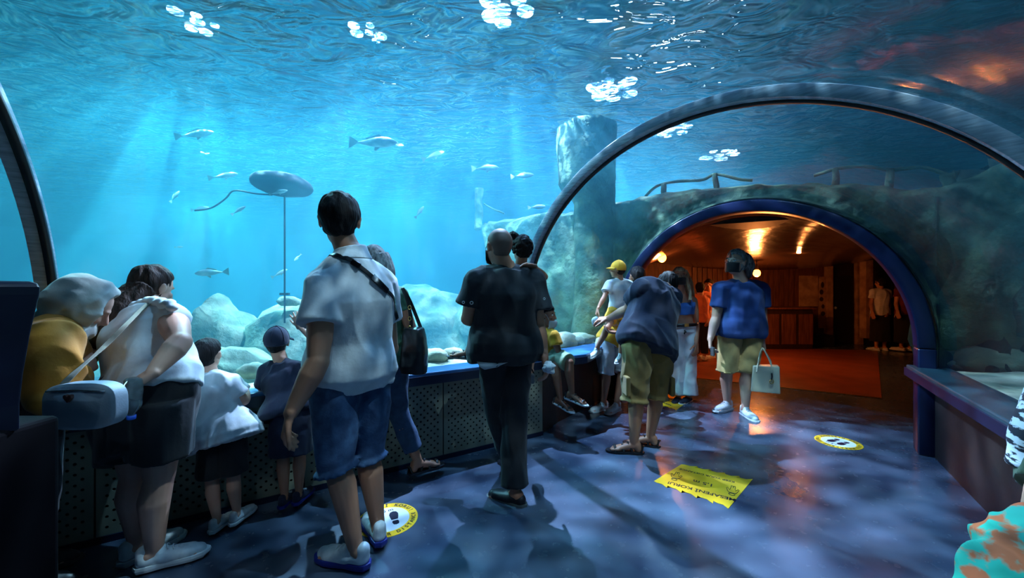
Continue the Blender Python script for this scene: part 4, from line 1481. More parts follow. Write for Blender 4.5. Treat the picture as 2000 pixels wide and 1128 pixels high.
    def bottom(s, m, end=.85, inf=.016, hemr=None, seed=3.0, amp=.006, top_=.12, name='shorts', flare=0.0):
        """end: 0..1 hip to knee, 1..2 knee to ankle"""
        j, k = s.J, s.k
        bm = bmesh.new()
        loft(bm, s.rings(inf * .4, -.10, top_, nohem=True), seg=32, power=2.3)
        for q in 'AB':
            hp, kn, an = j['hp' + q], j['kn' + q], j['an' + q]
            l = s.rl * k
            cap(bm, hp, .088 * l + inf * .25)
            if end <= 1:
                e = hp.lerp(kn, end)
                garment_tube(bm, [hp + V((0, 0, .0)), hp.lerp(e, .35), e], [.088 * l + inf * .4, .080 * l + inf * 1.1, hemr * k if hemr else (.066 * l + inf * 1.6)])
            else:
                t = end - 1
                e = kn.lerp(an, t)
                garment_tube(bm, [hp + V((0, 0, .0)), hp.lerp(kn, .4), kn, kn.lerp(e, .5), e],
                             [.088 * l + inf * .4, .076 * l + inf, .056 * l + inf + flare * .3, .053 * l + inf + flare * .6, hemr * k if hemr else .040 * l + inf + flare])
        o = blob(name, bm, m, s.root, .0075 if k > .75 else .006, 3)
        if amp: folds(o, amp * k, 8 / k, seed, (1, 1, .6))
        return o

    def shoe(s, q, upper, sole, kind='sneaker', back_clr=None):
        j = s.J; fk = s.k ** .85
        an, td = j['an' + q], j['to' + q]
        u = V((0, 0, 1)); u = (u - td * u.dot(td)).normalized(); x = td.cross(u)
        o0 = an - u * .088 * fk
        def L(a, b, c): return o0 + x * a * fk + td * b * fk + u * c * fk
        outl = [(-.030, -.062), (-.036, -.02), (-.034, .04), (-.044, .10), (-.046, .14), (-.036, .185), (-.012, .208), (.012, .206), (.036, .185), (.046, .14), (.042, .09), (.034, .04), (.036, -.02), (.030, -.062), (0, -.078)]

        th = .028 if kind != 'sandal' else .018
        bm = bmesh.new()
        lo = [bm.verts.new(L(a * .96, b * .98 + .002, 0.0 + (.012 if b > .19 else 0))) for a, b in outl]
        mi = [bm.verts.new(L(a * 1.04, b * 1.02, th * .5)) for a, b in outl]
        hi = [bm.verts.new(L(a, b, th)) for a, b in outl]
        n_ = len(outl)
        for A_, B_ in ((lo, mi), (mi, hi)):
            for i in range(n_): bm.faces.new((A_[i], A_[(i + 1) % n_], B_[(i + 1) % n_], B_[i]))
        bm.faces.new(lo[::-1]); bm.faces.new(hi)
        main = None
        if kind in ('sneaker', 'slipon'):
            b2 = bmesh.new()
            for (p, r, p2, r2) in (((0, -.035, .045), .034, (0, .05, .045), .036), ((-.008, .03, .045), .034, (-.012, .135, .034), .031), ((.008, .03, .045), .034, (.012, .135, .034), .031), ((0, .12, .034), .036, (0, .165, .030), .030)):
                cap(b2, L(*p), r * fk, L(*p2), r2 * fk, 16)
            if kind == 'sneaker':
                cap(b2, L(0, -.035, .05), .033 * fk, L(0, -.040, .082), .030 * fk, 16)
                cap(b2, L(0, .02, .06), .032 * fk, L(0, .012, .082), .030 * fk, 16)
            main = blob('shoe', b2, upper, s.root, .006, 2)
            if kind == 'sneaker':
                for t_ in range(4):
                    y = .045 + t_ * .022; z = .094 - t_ * .009
                    b3 = bmesh.new(); tube(b3, smooth_pts([L(-.022, y + .006, z - .014), L(0, y, z), L(.022, y + .006, z - .014)], 4), .0028 * fk, 6)
                    lc = obj('lace', b3, CL['sole']); lc.parent = main
        if main is None:
            main = obj('sandal' if kind == 'sandal' else 'shoe', bm, sole, smooth=False); keep(main, s.root)
            for (a, b_, c_) in (((-.044, .135, .016), (-.004, .145, .052), (.044, .135, .016)), ((-.040, .075, .016), (0, .085, .064), (.040, .075, .016)), ((-.034, .01, .016), (.0, .05, .088), (.034, .01, .016)), ((-.030, -.05, .016), (0, -.072, .06), (.030, -.05, .016))):
                b3 = bmesh.new(); pts = smooth_pts([L(*a), (L(*a).lerp(L(*b_), .6) + u * .014 * fk), L(*b_), (L(*c_).lerp(L(*b_), .6) + u * .014 * fk), L(*c_)], 4)
                ctr = L(0, b_[1], .02)
                strap(b3, pts, [(p - ctr).normalized() for p in pts], .018 * fk, .005 * fk)
                st = obj('strap', b3, upper); st.parent = main
        else:
            so = obj('sole', bm, sole, smooth=False); so.parent = main
            bevel(so, .004)
        return main

    def mask(s, m, down=False, label=None):
        f, u, x, hk, c = s.face, s.hu, s.hs, s.hw, s.hc
        bm = bmesh.new(); rows = []
        zoff = -.045 if down else 0
        for i in range(9):
            v_ = i / 8; z = -.014 - v_ * .086 + zoff * .9
            row = []
            for q in range(13):
                a = (q / 12 - .5) * 2
                X = math.sin(a * 1.25) * .068
                Yf = .030 + .062 * math.cos(a * 1.25) + .028 * math.exp(-(a * 2.6) ** 2) * (1 - abs(v_ - .25)) - (.05 * max(0, v_ - .75) if True else 0)
                row.append(bm.verts.new(c + x * X * hk + f * Yf * hk + u * z * hk))
            rows.append(row)
        for i in range(8):
            for q in range(12):
                bm.faces.new((rows[i][q], rows[i][q + 1], rows[i + 1][q + 1], rows[i + 1][q]))
        o = obj('face_mask', bm, m); keep(o, s.root)
        md = o.modifiers.new('s', 'SOLIDIFY'); md.thickness = .003; md.offset = 1
        for sg in (-1, 1):
            b3 = bmesh.new(); tube(b3, smooth_pts([c + x * sg * .068 * hk + f * .05 * hk + u * (-.01 + zoff * .9) * hk, c + x * sg * .078 * hk + f * .02 * hk, c + x * sg * .080 * hk - f * .01 * hk + u * .01 * hk], 4), .0016, 6)
            e = obj('ear_loop', b3, m); e.parent = o; e.matrix_parent_inverse = Matrix.Identity(4)
        return o
def vec(*a): return V(a).normalized()
def person(label, J, **kw): return Fig(label, J, **kw)
def torus_band(name, root, c, x, y, m, h, th=.004):
    """closed band round a section: c centre, x/y axes carry radii, h half height vector"""
    bm = bmesh.new(); prev = None; first = None
    for i in range(49):
        t = 2 * PI * i / 48
        p = c + x * math.copysign(abs(math.cos(t)) ** .87, math.cos(t)) + y * math.copysign(abs(math.sin(t)) ** .87, math.sin(t))
        o_ = (p - c).normalized() * th
        cur = [bm.verts.new(p - h), bm.verts.new(p + h), bm.verts.new(p + h + o_), bm.verts.new(p - h + o_)]
        if prev:
            for q in range(4): bm.faces.new((prev[q], prev[(q + 1) % 4], cur[(q + 1) % 4], cur[q]))
        prev = cur
    return keep(obj(name, bm, m), root)
def snap(o_bm_pts, target, inf=.004):
    """push strap points onto the surface of a garment (nearest point)"""
    dg = None
    out, ns = [], []
    for p in o_bm_pts:
        ok, loc, nr, _ = target.closest_point_on_mesh(p)
        if ok:
            if nr.dot(p - loc) < 0 and (p - loc).length < .12 and False: nr = -nr
            out.append(loc + nr * inf); ns.append(nr.copy())
        else: out.append(p); ns.append(V((0, -1, 0)))
    return out, ns
def body_strap(name, pts, shirt, m, wd, parent, free_from=None, th=.004):
    sp = smooth_pts(pts, 6)
    q, ns = snap(sp, shirt, .005)
    bm = bmesh.new(); strap(bm, q, ns, wd, th)
    return keep(obj(name, bm, m), parent)

# ---- man in the white polo ------------------------------------------------
fr = vec(-.42, .9, 0)
p = person('man seen from behind in a white polo shirt and denim shorts, watching the tank',
  dict(hd=(664, 430, 1.86), nk=(686, 500, 1.86), shA=(632, 556, 1.74), shB=(742, 556, 1.98), elA=(621, 706, 1.64), wrA=(568, 806, 1.60),
       elB=(762, 680, 2.12), wrB=(712, 700, 2.28), hpA=(655, 722, 1.83), hpB=(722, 722, 1.95), knA=(655, 895, 1.80), knB=(715, 880, 1.97),
       anA=(694, 1066, 1.80), anB=(737, 1018, 1.96), toA=vec(-.95, .25, 0), toB=vec(-.55, .8, 0)),
  k=1.04, skin='tan', front=fr, face=vec(-.30, .95, .02), w=1.0, fat=.25, legs=1.06, arm=1.10, hw=1.08)
p.body(hands={'A': (vec(-.35, .15, -1), vec(.9, .3, .2), .42, 1), 'B': (vec(-.8, .3, .1), vec(0, 0, 1), .3, 1)})
p.hair('black', 'short', .03, 1.05)
shirt = p.top(CL['polo'], .52, .020, -.22, flare=.0, seed=2, amp=.009, sl_loose=.026, name='polo_shirt')
cc = p.J['nk']
bm = bmesh.new(); garment_tube(bm, [cc - V((0, 0, .015)), cc + V((0, 0, .022)), cc + V((-.004, .0, .040))], [.098, .079, .074]); col_ = blob('collar', bm, CL['polo'], p.root, .005, 2)
p.bottom(CL['denim'], 1.12, .022, hemr=.098, seed=5, amp=.006, name='denim_shorts')
torus = None
for q in 'AB': p.shoe(q, CL['shoe'], CL['bluesole'])
# his crossbody strap with buckle
t = thing('crossbody_strap', 'narrow dark bag strap running across the back of the white polo shirt', 'strap', tuple(P(700, 520, 1.8)))
s1 = body_strap('webbing', [P(640, 508, 1.82), P(668, 500, 1.76), P(692, 506, 1.74), P(715, 528, 1.78), P(742, 560, 1.84), P(764, 592, 1.93), P(768, 622, 2.02)], shirt, CL['leather'], .022, t)
bm = bmesh.new(); q_, n_ = snap([P(697, 511, 1.74)], shirt, .010); box(bm, q_[0], (.045, .014, .026), rot=Matrix.Rotation(.55, 3, 'Y')); keep(bevel(obj('buckle', bm, CL['leather']), .004), t)
bm = bmesh.new(); q_, n_ = snap([P(727, 540, 1.80), P(750, 572, 1.86)], shirt, .010); strap(bm, q_, n_, .034, .008); keep(obj('strap_pad', bm, CL['leather']), t)

# ---- child held up in front of him, hand on the pane -----------------------
p = person('small child carried behind the man in white, one open hand raised to the pane',
  dict(hd=(672, 590, 2.42), nk=(678, 622, 2.42), shA=(655, 640, 2.42), shB=(700, 640, 2.42), elA=(612, 660, 2.40), wrA=(584, 637, 2.44),
       elB=(716, 672, 2.40), wrB=(708, 690, 2.36), hpA=(664, 720, 2.38), hpB=(695, 720, 2.38), knA=(655, 750, 2.50), knB=(700, 750, 2.50),
       anA=(660, 790, 2.44), anB=(696, 790, 2.44), toA=vec(0, 1, -.4), toB=vec(0, 1, -.4)), k=.52, skin='fair', front=vec(-.2, .95, 0), w=1.1, arm=1.05, vox=.004)
p.body(hands={'A': (vec(-.35, .1, .95), vec(0, 1, .0), .06, 1, .42), 'B': (vec(0, 0, -1), vec(0, 1, 0), .4, -1)})
p.hair('brown', 'short'); p.top(CL['white'], .6, .012, -.1); p.bottom(CL['navy'], .9, .012)

# ---- woman in green ---------------------------------------------------------
p = person('woman in a green printed top and jeans half hidden behind the man in white',
  dict(hd=(731, 512, 2.52), nk=(738, 556, 2.50), shA=(708, 578, 2.56), shB=(778, 580, 2.50), elA=(700, 650, 2.60), wrA=(712, 690, 2.66),
       elB=(806, 648, 2.54), wrB=(800, 690, 2.72), hpA=(728, 700, 2.58), hpB=(768, 700, 2.56), knA=(742, 808, 2.66), knB=(776, 800, 2.60),
       anA=(738, 872, 2.90), anB=(816, 898, 2.62), toA=vec(.2, .95, 0), toB=vec(.80, .60, 0)), k=.94, skin='tan', front=vec(-.1, 1, 0), face=vec(-.2, .97, 0), w=.92, arm=.92, hipw=1.06)
p.body()
p.hair('grey', 'long', .02, 1.0, tail=[(736, 500, 2.44), (746, 530, 2.42), (746, 565, 2.42), (738, 592, 2.44)])
shg = p.top(CL['green'], .35, .018, -.14, seed=9, name='printed_top')
p.bottom(CL['jeans'], 1.78, .014, seed=8, name='jeans', hemr=.062)
for q in 'AB': p.shoe(q, CL['sandal'], CL['darkshoe'], 'sandal')
t = thing('handbag', 'black slouchy handbag hanging at the side of the woman in green', 'handbag', tuple(P(812, 725, 2.4)))
bm = bmesh.new(); loft(bm, [(P(809, y, 2.43) , V((w_ * 2.43 / 760, -.02, 0)), V((.01, .055 + d_, 0))) for y, w_, d_ in ((640, 17, 0), (655, 22, .01), (685, 25, .02), (712, 26, .02), (728, 24, .0))], seg=28, power=3.2)
keep(noisy(blob('bag_body', bm, CL['leather'], None, .006, 3), .006, 9), t)
bm = bmesh.new(); strap(bm, smooth_pts([P(786, 562, 2.38), P(797, 590, 2.40), P(803, 630, 2.42), P(799, 648, 2.42)], 5), V((.2, -1, 0)), .022); keep(obj('bag_strap', bm, CL['leather']), t)
bm = bmesh.new(); strap(bm, smooth_pts([P(786, 562, 2.40), P(801, 588, 2.48), P(818, 630, 2.48), P(826, 652, 2.46)], 5), V((.2, -1, 0)), .022); keep(obj('bag_strap', bm, CL['leather']), t)
for y in (600, 622, 640):
    bm = bmesh.new(); tube(bm, [P(800, y, 2.40) + V((.009 * math.cos(a_ * PI / 5), 0, .012 * math.sin(a_ * PI / 5))) for a_ in range(11)], .0025, 6); keep(obj('chain_ring', bm, CL['gold']), t)

# ---- bald man in black --------------------------------------------------------
p = person('bald man in loose black tee and black trousers striding with a girl on his arm',
  dict(hd=(974, 482, 2.44), nk=(986, 522, 2.44), shA=(932, 552, 2.38), shB=(1040, 554, 2.50), elA=(913, 622, 2.40), wrA=(938, 628, 2.66),
       elB=(1052, 636, 2.50), wrB=(1064, 700, 2.44), hpA=(964, 684, 2.42), hpB=(1008, 684, 2.47), knA=(975, 812, 2.52), knB=(1003, 815, 2.42),
       anA=(1003, 905, 2.78), anB=(1006, 958, 2.35), toA=vec(-.6, .8, 0), toB=vec(-.84, .54, -.05)),
  k=1.02, skin='tan', front=vec(-.3, .95, 0), face=vec(-.55, .83, -.05), w=1.04, fat=.3, arm=1.0, hw=.98)
p.body(hands={'A': (vec(.5, .5, .1), vec(0, 0, 1), .5, 1), 'B': (vec(.15, -.1, -1), vec(-.9, .3, 0), .55, 1)})
p.mask(CL['maskblack'])
p.hair('stubble', 'short', .0, .64)
p.top(CL['black'], .62, .030, -.20, flare=.05, seed=11, amp=.008, sl_loose=.040, name='tee_shirt')
p.bottom(CL['black'], 1.92, .020, seed=12, name='trousers', hemr=.080, flare=.012)
for q in 'AB': p.shoe(q, CL['darkshoe'], CL['greysole'], 'slipon')
bm = bmesh.new(); c_ = P(964, 716, 2.33)
loft(bm, [(P(962, 706, 2.30), V((.095, -.02, 0)), V((.02, .03, 0))), (P(955, 716, 2.29), V((.05, -.01, 0)), V((.02, .03, 0))), (P(948, 720, 2.29), V((.012, 0, 0)), V((.0, .02, 0)))], seg=16)
keep(obj('undershirt_hem', bm, CL['white']), p.root)
# white bracelet like emblem rings on the sleeve
for (x, y, r) in ((905, 590, .007), (921, 591, .009), (1063, 583, .006)):
    bm = bmesh.new(); Yp = 2.28 if x < 1000 else 2.40
    tube(bm, [P(x, y, Yp) + V((r * math.cos(a_ * PI / 6), 0, r * math.sin(a_ * PI / 6))) for a_ in range(13)], .002, 6)
    o = obj('sleeve_mark', bm, CL['white']); keep(o, p.root)
# tissue in his hand
bm = bmesh.new(); bmesh.ops.create_icosphere(bm, subdivisions=4, radius=.034, matrix=Matrix.Translation(P(1072, 718, 2.38)))
o = noisy(obj('tissue', bm, CL['white']), .02, 28, 4); tag(o, 'crumpled white tissue in the lowered hand of the bald man', 'tissue')
# ---- girl carried by him ---------------------------------------------------------
p = person('girl with dark curly hair carried by the bald man, arm over his shoulder',
  dict(hd=(1019, 487, 2.70), nk=(1016, 522, 2.72), shA=(992, 540, 2.74), shB=(1040, 540, 2.68), elA=(985, 590, 2.80), wrA=(1000, 600, 2.72),
       elB=(1063, 540, 2.60), wrB=(1042, 520, 2.50), hpA=(985, 622, 2.76), hpB=(1015, 625, 2.74), knA=(938, 640, 2.72), knB=(1040, 660, 2.74),
       anA=(914, 684, 2.74), anB=(1036, 720, 2.74), toA=vec(-.95, .1, .08), toB=vec(0, .8, -.5)), k=.68, skin='tan', front=vec(-.3, -.9, 0), face=vec(-.3, .9, 0), w=1.0, arm=.95, vox=.0045)
p.body(hands={'B': (vec(-.8, -.4, .1), vec(0, -.4, -1), .3, 1)})
p.hair('black', 'curly', .10, 1.15, freq=5, seed=4)
rnd = random.Random(5); bm = bmesh.new()
for i in range(170):     # curls
    n_ = V((rnd.gauss(0, 1), rnd.gauss(0, 1) - .4, rnd.gauss(0, 1) + .3)).normalized()
    if n_.y > .25 and n_.z < .5: continue
    if n_.z < -.55: continue
    q_ = p.hc + p.hs * n_.x * .082 * p.hw + p.face * (n_.y * .098 - .012) * p.hw + p.hu * (n_.z * .098 + .02) * p.hw
    ell(bm, q_, (.013, .013, .013), None, 8)
blob('curls', bm, HM['black'], p.root, .0045, 1)
bm = bmesh.new(); bmesh.ops.create_icosphere(bm, subdivisions=4, radius=.035, matrix=Matrix.Translation(P(1003, 462, 2.70))); keep(noisy(obj('hair_bun', bm, HM['black']), .018, 30, 2), p.root)
p.top(CL['navy'], .3, .012, -.1, seed=5); p.bottom(CL['denim'], .85, .012, seed=6)
for q in 'AB': p.shoe(q, CL['sandal'], CL['greysole'], 'sandal')

# ---- boy sitting on the ledge --------------------------------------------------------
p = person('boy in a yellow tee sitting on the end of the ledge, mask under his chin',
  dict(hd=(1068, 614, 3.50), nk=(1066, 642, 3.52), shA=(1050, 656, 3.60), shB=(1082, 656, 3.40), elA=(1052, 688, 3.52), wrA=(1066, 708, 3.42),
       elB=(1091, 688, 3.36), wrB=(1095, 706, 3.42), hpA=(1062, 692, 3.56), hpB=(1076, 692, 3.48), knA=(1086, 712, 3.34), knB=(1112, 708, 3.30),
       anA=(1094, 777, 3.30), anB=(1117, 766, 3.24), toA=vec(.72, -.6, -.25), toB=vec(.8, -.5, -.2)), k=.74, skin='brown', front=vec(.6, -.75, 0), face=vec(.92, -.38, -.08), w=.95, arm=.9, vox=.005)
p.body(hands={'A': (vec(.5, -.5, -.4), vec(0, 0, -1), .3, 1)}); p.eyes()
p.hair('black', 'short', .05, 1.1, seed=6); p.mask(CL['white'], down=True)
p.top(CL['yellow'], .55, .014, -.08, seed=7, sl_loose=.02, name='tee_shirt'); p.bottom(CL['palegreen'], .95, .018, seed=7)
for q in 'AB': p.shoe(q, CL['sandal'], CL['sole'], 'sandal')

# ---- small boy in a white tee ---------------------------------------------------------
p = person('small boy in a white tee and black shorts leaning on the ledge',
  dict(hd=(406, 692, 2.12), nk=(410, 728, 2.12), shA=(386, 752, 2.14), shB=(446, 750, 2.10), elA=(372, 800, 2.16), wrA=(384, 760, 2.30),
       elB=(477, 782, 2.14), wrB=(482, 764, 2.28), hpA=(418, 850, 2.06), hpB=(452, 846, 2.08), knA=(414, 935, 2.05), knB=(456, 928, 2.08),
       anA=(424, 1012, 2.06), anB=(463, 998, 2.11), toA=vec(.05, 1, 0), toB=vec(.05, 1, 0)), k=.62, skin='fair', front=vec(-.25, .95, 0), face=vec(-.15, 1, 0), w=1.06, arm=1.05, vox=.0048, hw=1.0)
p.body(); p.hair('black', 'short', .03, 1.08, seed=8)
p.top(CL['white'], .62, .022, -.22, flare=.09, seed=13, amp=.011, sl_loose=.024, name='tee_shirt'); p.bottom(CL['black'], .92, .018, seed=9)
bm = bmesh.new(); cc = p.J['nk']; garment_tube(bm, [cc - V((0, 0, .012)), cc + V((0, 0, .012))], [.055, .050]); blob('collar', bm, CL['white'], p.root, .005, 2)
for q in 'AB': p.shoe(q, CL['shoe'], CL['sole'], 'sneaker')

# ---- boy in the navy cap -----------------------------------------------------------------
p = person('boy in a navy cap, navy tee and navy shorts leaning on the ledge',
  dict(hd=(541, 668, 2.34), nk=(550, 706, 2.32), shA=(524, 726, 2.34), shB=(584, 724, 2.30), elA=(512, 768, 2.36), wrA=(526, 752, 2.48),
       elB=(604, 766, 2.34), wrB=(600, 752, 2.48), hpA=(552, 800, 2.24), hpB=(582, 798, 2.26), knA=(553, 888, 2.24), knB=(586, 884, 2.26),
       anA=(556, 966, 2.26), anB=(584, 960, 2.29), toA=vec(-.05, 1, 0), toB=vec(.05, 1, 0)), k=.64, skin='tan', front=vec(-.1, 1, 0), face=vec(-.35, .93, .1), w=1.02, arm=1.0, vox=.005)
p.body(); p.hair('black', 'short', .02, .9, seed=9)
p.top(CL['navy'], .62, .018, -.15, flare=.05, seed=15, amp=.009, sl_loose=.022, name='tee_shirt'); p.bottom(CL['navy'], .98, .018, seed=19)
for q in 'AB': p.shoe(q, CL['navy'], CL['bluesole'], 'sneaker')
def cap_hat(p, m, brim_dir, label=None, sz=1.0, back=.12):
    f, u, x, hk, c = p.face, p.hu, p.hs, p.hw * sz, p.hc
    bm = bmesh.new(); bmesh.ops.create_icosphere(bm, subdivisions=4, radius=1.0)
    c0 = c + u * .022 * hk - f * .012 * hk
    for v in bm.verts:
        n = v.co.normalized(); q = V((n.x * .086, n.y * .104, max(n.z, -.32) * .105)) * hk
        v.co = c0 + x * q.x + f * q.y + u * q.z
    o = blob('cap', bm, m, p.root, .005, 2)
    b = brim_dir.normalized(); b = (b - u * b.dot(u)).normalized(); sd = b.cross(u)
    bm = bmesh.new(); rows = []
    for i in range(7):
        r_ = i / 6; row = []
        for j_ in range(13):
            a_ = (j_ / 12 - .5) * 2.1
            rad = .088 + r_ * .075 * math.cos(a_) ** .6
            row.append(bm.verts.new(c0 + (b * math.cos(a_) + sd * math.sin(a_) * .92) * rad * hk + u * (.012 - .02 * r_ - .012 * (a_ ** 2)) * hk))
        rows.append(row)
    for i in range(6):
        for j_ in range(12): bm.faces.new((rows[i][j_], rows[i][j_ + 1], rows[i + 1][j_ + 1], rows[i + 1][j_]))
    br = obj('brim', bm, m); br.parent = o; md = br.modifiers.new('s', 'SOLIDIFY'); md.thickness = .004
    for a_ in range(3):     # panel seams
        bm = bmesh.new(); an_ = a_ * PI / 3 + .3
        tube(bm, [c0 + ((x * math.cos(an_) * .0875 + f * math.sin(an_) * .1055) * math.cos(t_) + u * .1065 * math.sin(t_)) * hk for t_ in [PI * q_ / 16 for q_ in range(17)]], .0015, 5)
        e = obj('seam', bm, m); e.parent = o
    bm = bmesh.new(); ell(bm, c0 + u * .107 * hk, (.007, .007, .004)); e = obj('button', bm, m); e.parent = o
cap_hat(p, CL['navy'], p.face)

# ---- stooping woman in white ruffled top and black skirt -----------------------------------
p = person('woman in white ruffled top and black skirt stooping towards the pane, hand behind her back',
  dict(hd=(298, 562, 2.02), nk=(292, 606, 1.94), shA=(234, 634, 1.96), shB=(336, 622, 1.84), elA=(212, 690, 2.04), wrA=(240, 740, 2.12),
       elB=(352, 668, 1.70), wrB=(300, 726, 1.60), hpA=(252, 778, 1.80), hpB=(316, 776, 1.74), knA=(264, 925, 1.82), knB=(312, 930, 1.76),
       anA=(268, 1056, 1.86), anB=(302, 1070, 1.79), toA=vec(.35, .9, 0), toB=vec(.84, .50, 0)), k=.98, skin='fair', front=vec(.15, .95, 0), face=vec(.2, .9, -.3), w=1.14, fat=.5, legs=1.12, arm=1.12, hipw=1.16)
p.body(hands={'B': (vec(-.75, -.1, -.5), vec(-.1, .5, -1), .6, -1)})
p.hair('brown', 'long', .04, 1.05, tail=[(280, 560, 1.96), (246, 586, 1.90), (222, 620, 1.84), (204, 655, 1.82), (196, 680, 1.84)], seed=3)
shw = p.top(CL['white'], 0, .016, -.02, seed=17, amp=.007, name='ruffled_top')
bm = bmesh.new()     # shoulder ruffles
for (a_, b_) in (((232, 640, 1.88), (262, 600, 1.86)), ((262, 600, 1.86), (296, 588, 1.84)), ((296, 588, 1.84), (336, 596, 1.78))):
    A_, B_ = P(*a_), P(*b_)
    for i in range(9):
        q_ = A_.lerp(B_, i / 8) + V((0, 0, .010 * math.sin(i * 2.1)))
        ell(bm, q_, (.026, .030, .020), Matrix.Rotation(i * .9, 3, 'Z'), 10)
o = blob('ruffle', bm, CL['white'], p.root, .006, 2)
def skirt(p, m, end, r_hem, inf=.02, name='skirt', seed=2):
    j = p.J; bm = bmesh.new()
    rg = p.rings(inf, 0, .26, 6, nohem=True)
    hc = (j['hpA'] + j['hpB']) / 2; kc = (j['knA'] + j['knB']) / 2
    lowp = hc.lerp(kc, end); c0, x0, y0 = rg[0]
    pre = []
    for i in range(9):
        t_ = 1 - i / 9
        e_ = min(1, t_ * 1.4)
        pre.append((c0.lerp(lowp, t_), x0.normalized() * (x0.length * (1 + .10 * math.sin(PI * t_)) * (1 - e_) + r_hem * e_), y0.normalized() * (y0.length * (1 + .2 * math.sin(PI * t_)) * (1 - e_) + r_hem * .84 * e_)))
    rg2 = pre + rg
    loft(bm, rg2, seg=36, power=2.1)
    l = p.rl * p.k
    for q in 'AB': garment_tube(bm, [j['hp' + q], j['hp' + q].lerp(j['kn' + q], end * .5), j['hp' + q].lerp(j['kn' + q], end)], [.088 * l + inf, .090 * l + inf, .088 * l + inf])
    o = blob(name, bm, m, p.root, .0075, 3)
    return folds(o, .006, 6, seed, (1, 1, .25))
skirt(p, CL['black'], .72, .190, name='skirt')
for q in 'AB': p.shoe(q, CL['shoe'], CL['sole'], 'sneaker')
# crossbody bag with strap and heart
t = thing('crossbody_bag', 'white rounded crossbody bag with a small heart badge, hanging behind the stooping woman', 'handbag', tuple(P(168, 835, 1.50)))
bc = P(168, 790, 1.36)
bm = bmesh.new()
for i in range(9):
    pass
loft(bm, [(bc + V((-.01 * 0, (i - 4) * .0075, 0)), V((1, 0, .03)) * (.127 if 0 < i < 8 else .114), V((-.02, 0, 1)) * (.080 if 0 < i < 8 else .067)) for i in range(9)], seg=44, power=3.4)
keep(bevel(obj('bag_body', bm, mat('white_bag_leather', (206, 210, 212), .5, (186, 190, 194), 12, bump=.3, bscale=160, bdist=.002)), .012, 3), t)
bm = bmesh.new(); hp_ = [(0, -.014), (.014, .002), (.013, .011), (.006, .013), (0, .006), (-.006, .013), (-.013, .011), (-.014, .002)]
hc_ = P(156, 772, 1.36) + V((0, -.040, 0))
f_ = [bm.verts.new(hc_ + V((a_, 0, b_))) for a_, b_ in hp_]; b__ = [bm.verts.new(hc_ + V((a_, .012, b_))) for a_, b_ in hp_]
bm.faces.new(f_); bm.faces.new(b__[::-1])
for i in range(8): bm.faces.new((f_[i], f_[(i + 1) % 8], b__[(i + 1) % 8], b__[i]))
bmesh.ops.triangulate(bm, faces=bm.faces)
keep(obj('heart_badge', bm, mat('rose_gold', (170, 110, 96), .35, metal=.7), smooth=False), t)
bm = bmesh.new(); tube(bm, [bc + V((x_, -.034,   .060 - abs(x_) * .05)) for x_ in [-.10 + .02 * i for i in range(11)]], .003, 6); keep(obj('zip', bm, CL['silver']), t)
bm = bmesh.new(); strap(bm, smooth_pts([P(122, 752, 1.36), P(150, 724, 1.40), P(200, 680, 1.56), P(240, 640, 1.64), P(270, 610, 1.74), P(290, 592, 1.80)], 5), V((.3, -1, .2)), .020); keep(obj('bag_strap', bm, cloth('tan_webbing', (150, 140, 120))), t)
bm = bmesh.new(); strap(bm, smooth_pts([P(233, 780, 1.38), P(242, 752, 1.48), P(262, 735, 1.70)], 5), V((.3, -1, .2)), .012); keep(obj('bag_strap', bm, CL['offwhite']), t)
# bottle in her hand
M['pet'] = mat('clear_plastic', (200, 220, 228), .08, spec=.8)
M['pet'].node_tree.nodes['Principled BSDF'].inputs['Transmission Weight'].default_value = .85
t = thing('water_bottle', 'small clear plastic bottle with blue cap held upside down behind her back', 'bottle', tuple(P(258, 818, 1.56)))
top_ = P(262, 738, 1.56); bt = P(256, 818, 1.56); d_ = (bt - top_)
bm = bmesh.new(); xx, yy = frame_of(d_)
loft(bm, [(top_ + d_ * f_, xx * r_, yy * r_) for f_, r_ in ((0, .026), (.05, .031), (.2, .029), (.3, .031), (.5, .029), (.62, .031), (.72, .028), (.84, .014), (.9, .012))], seg=24); keep(obj('bottle_body', bm, M['pet']), t)
bm = bmesh.new(); loft(bm, [(top_ + d_ * f_, xx * r_, yy * r_) for f_, r_ in ((.9, .015), (.99, .015), (1.0, .013))], seg=20); keep(obj('bottle_cap', bm, mat('blue_cap', (30, 90, 200), .4)), t)

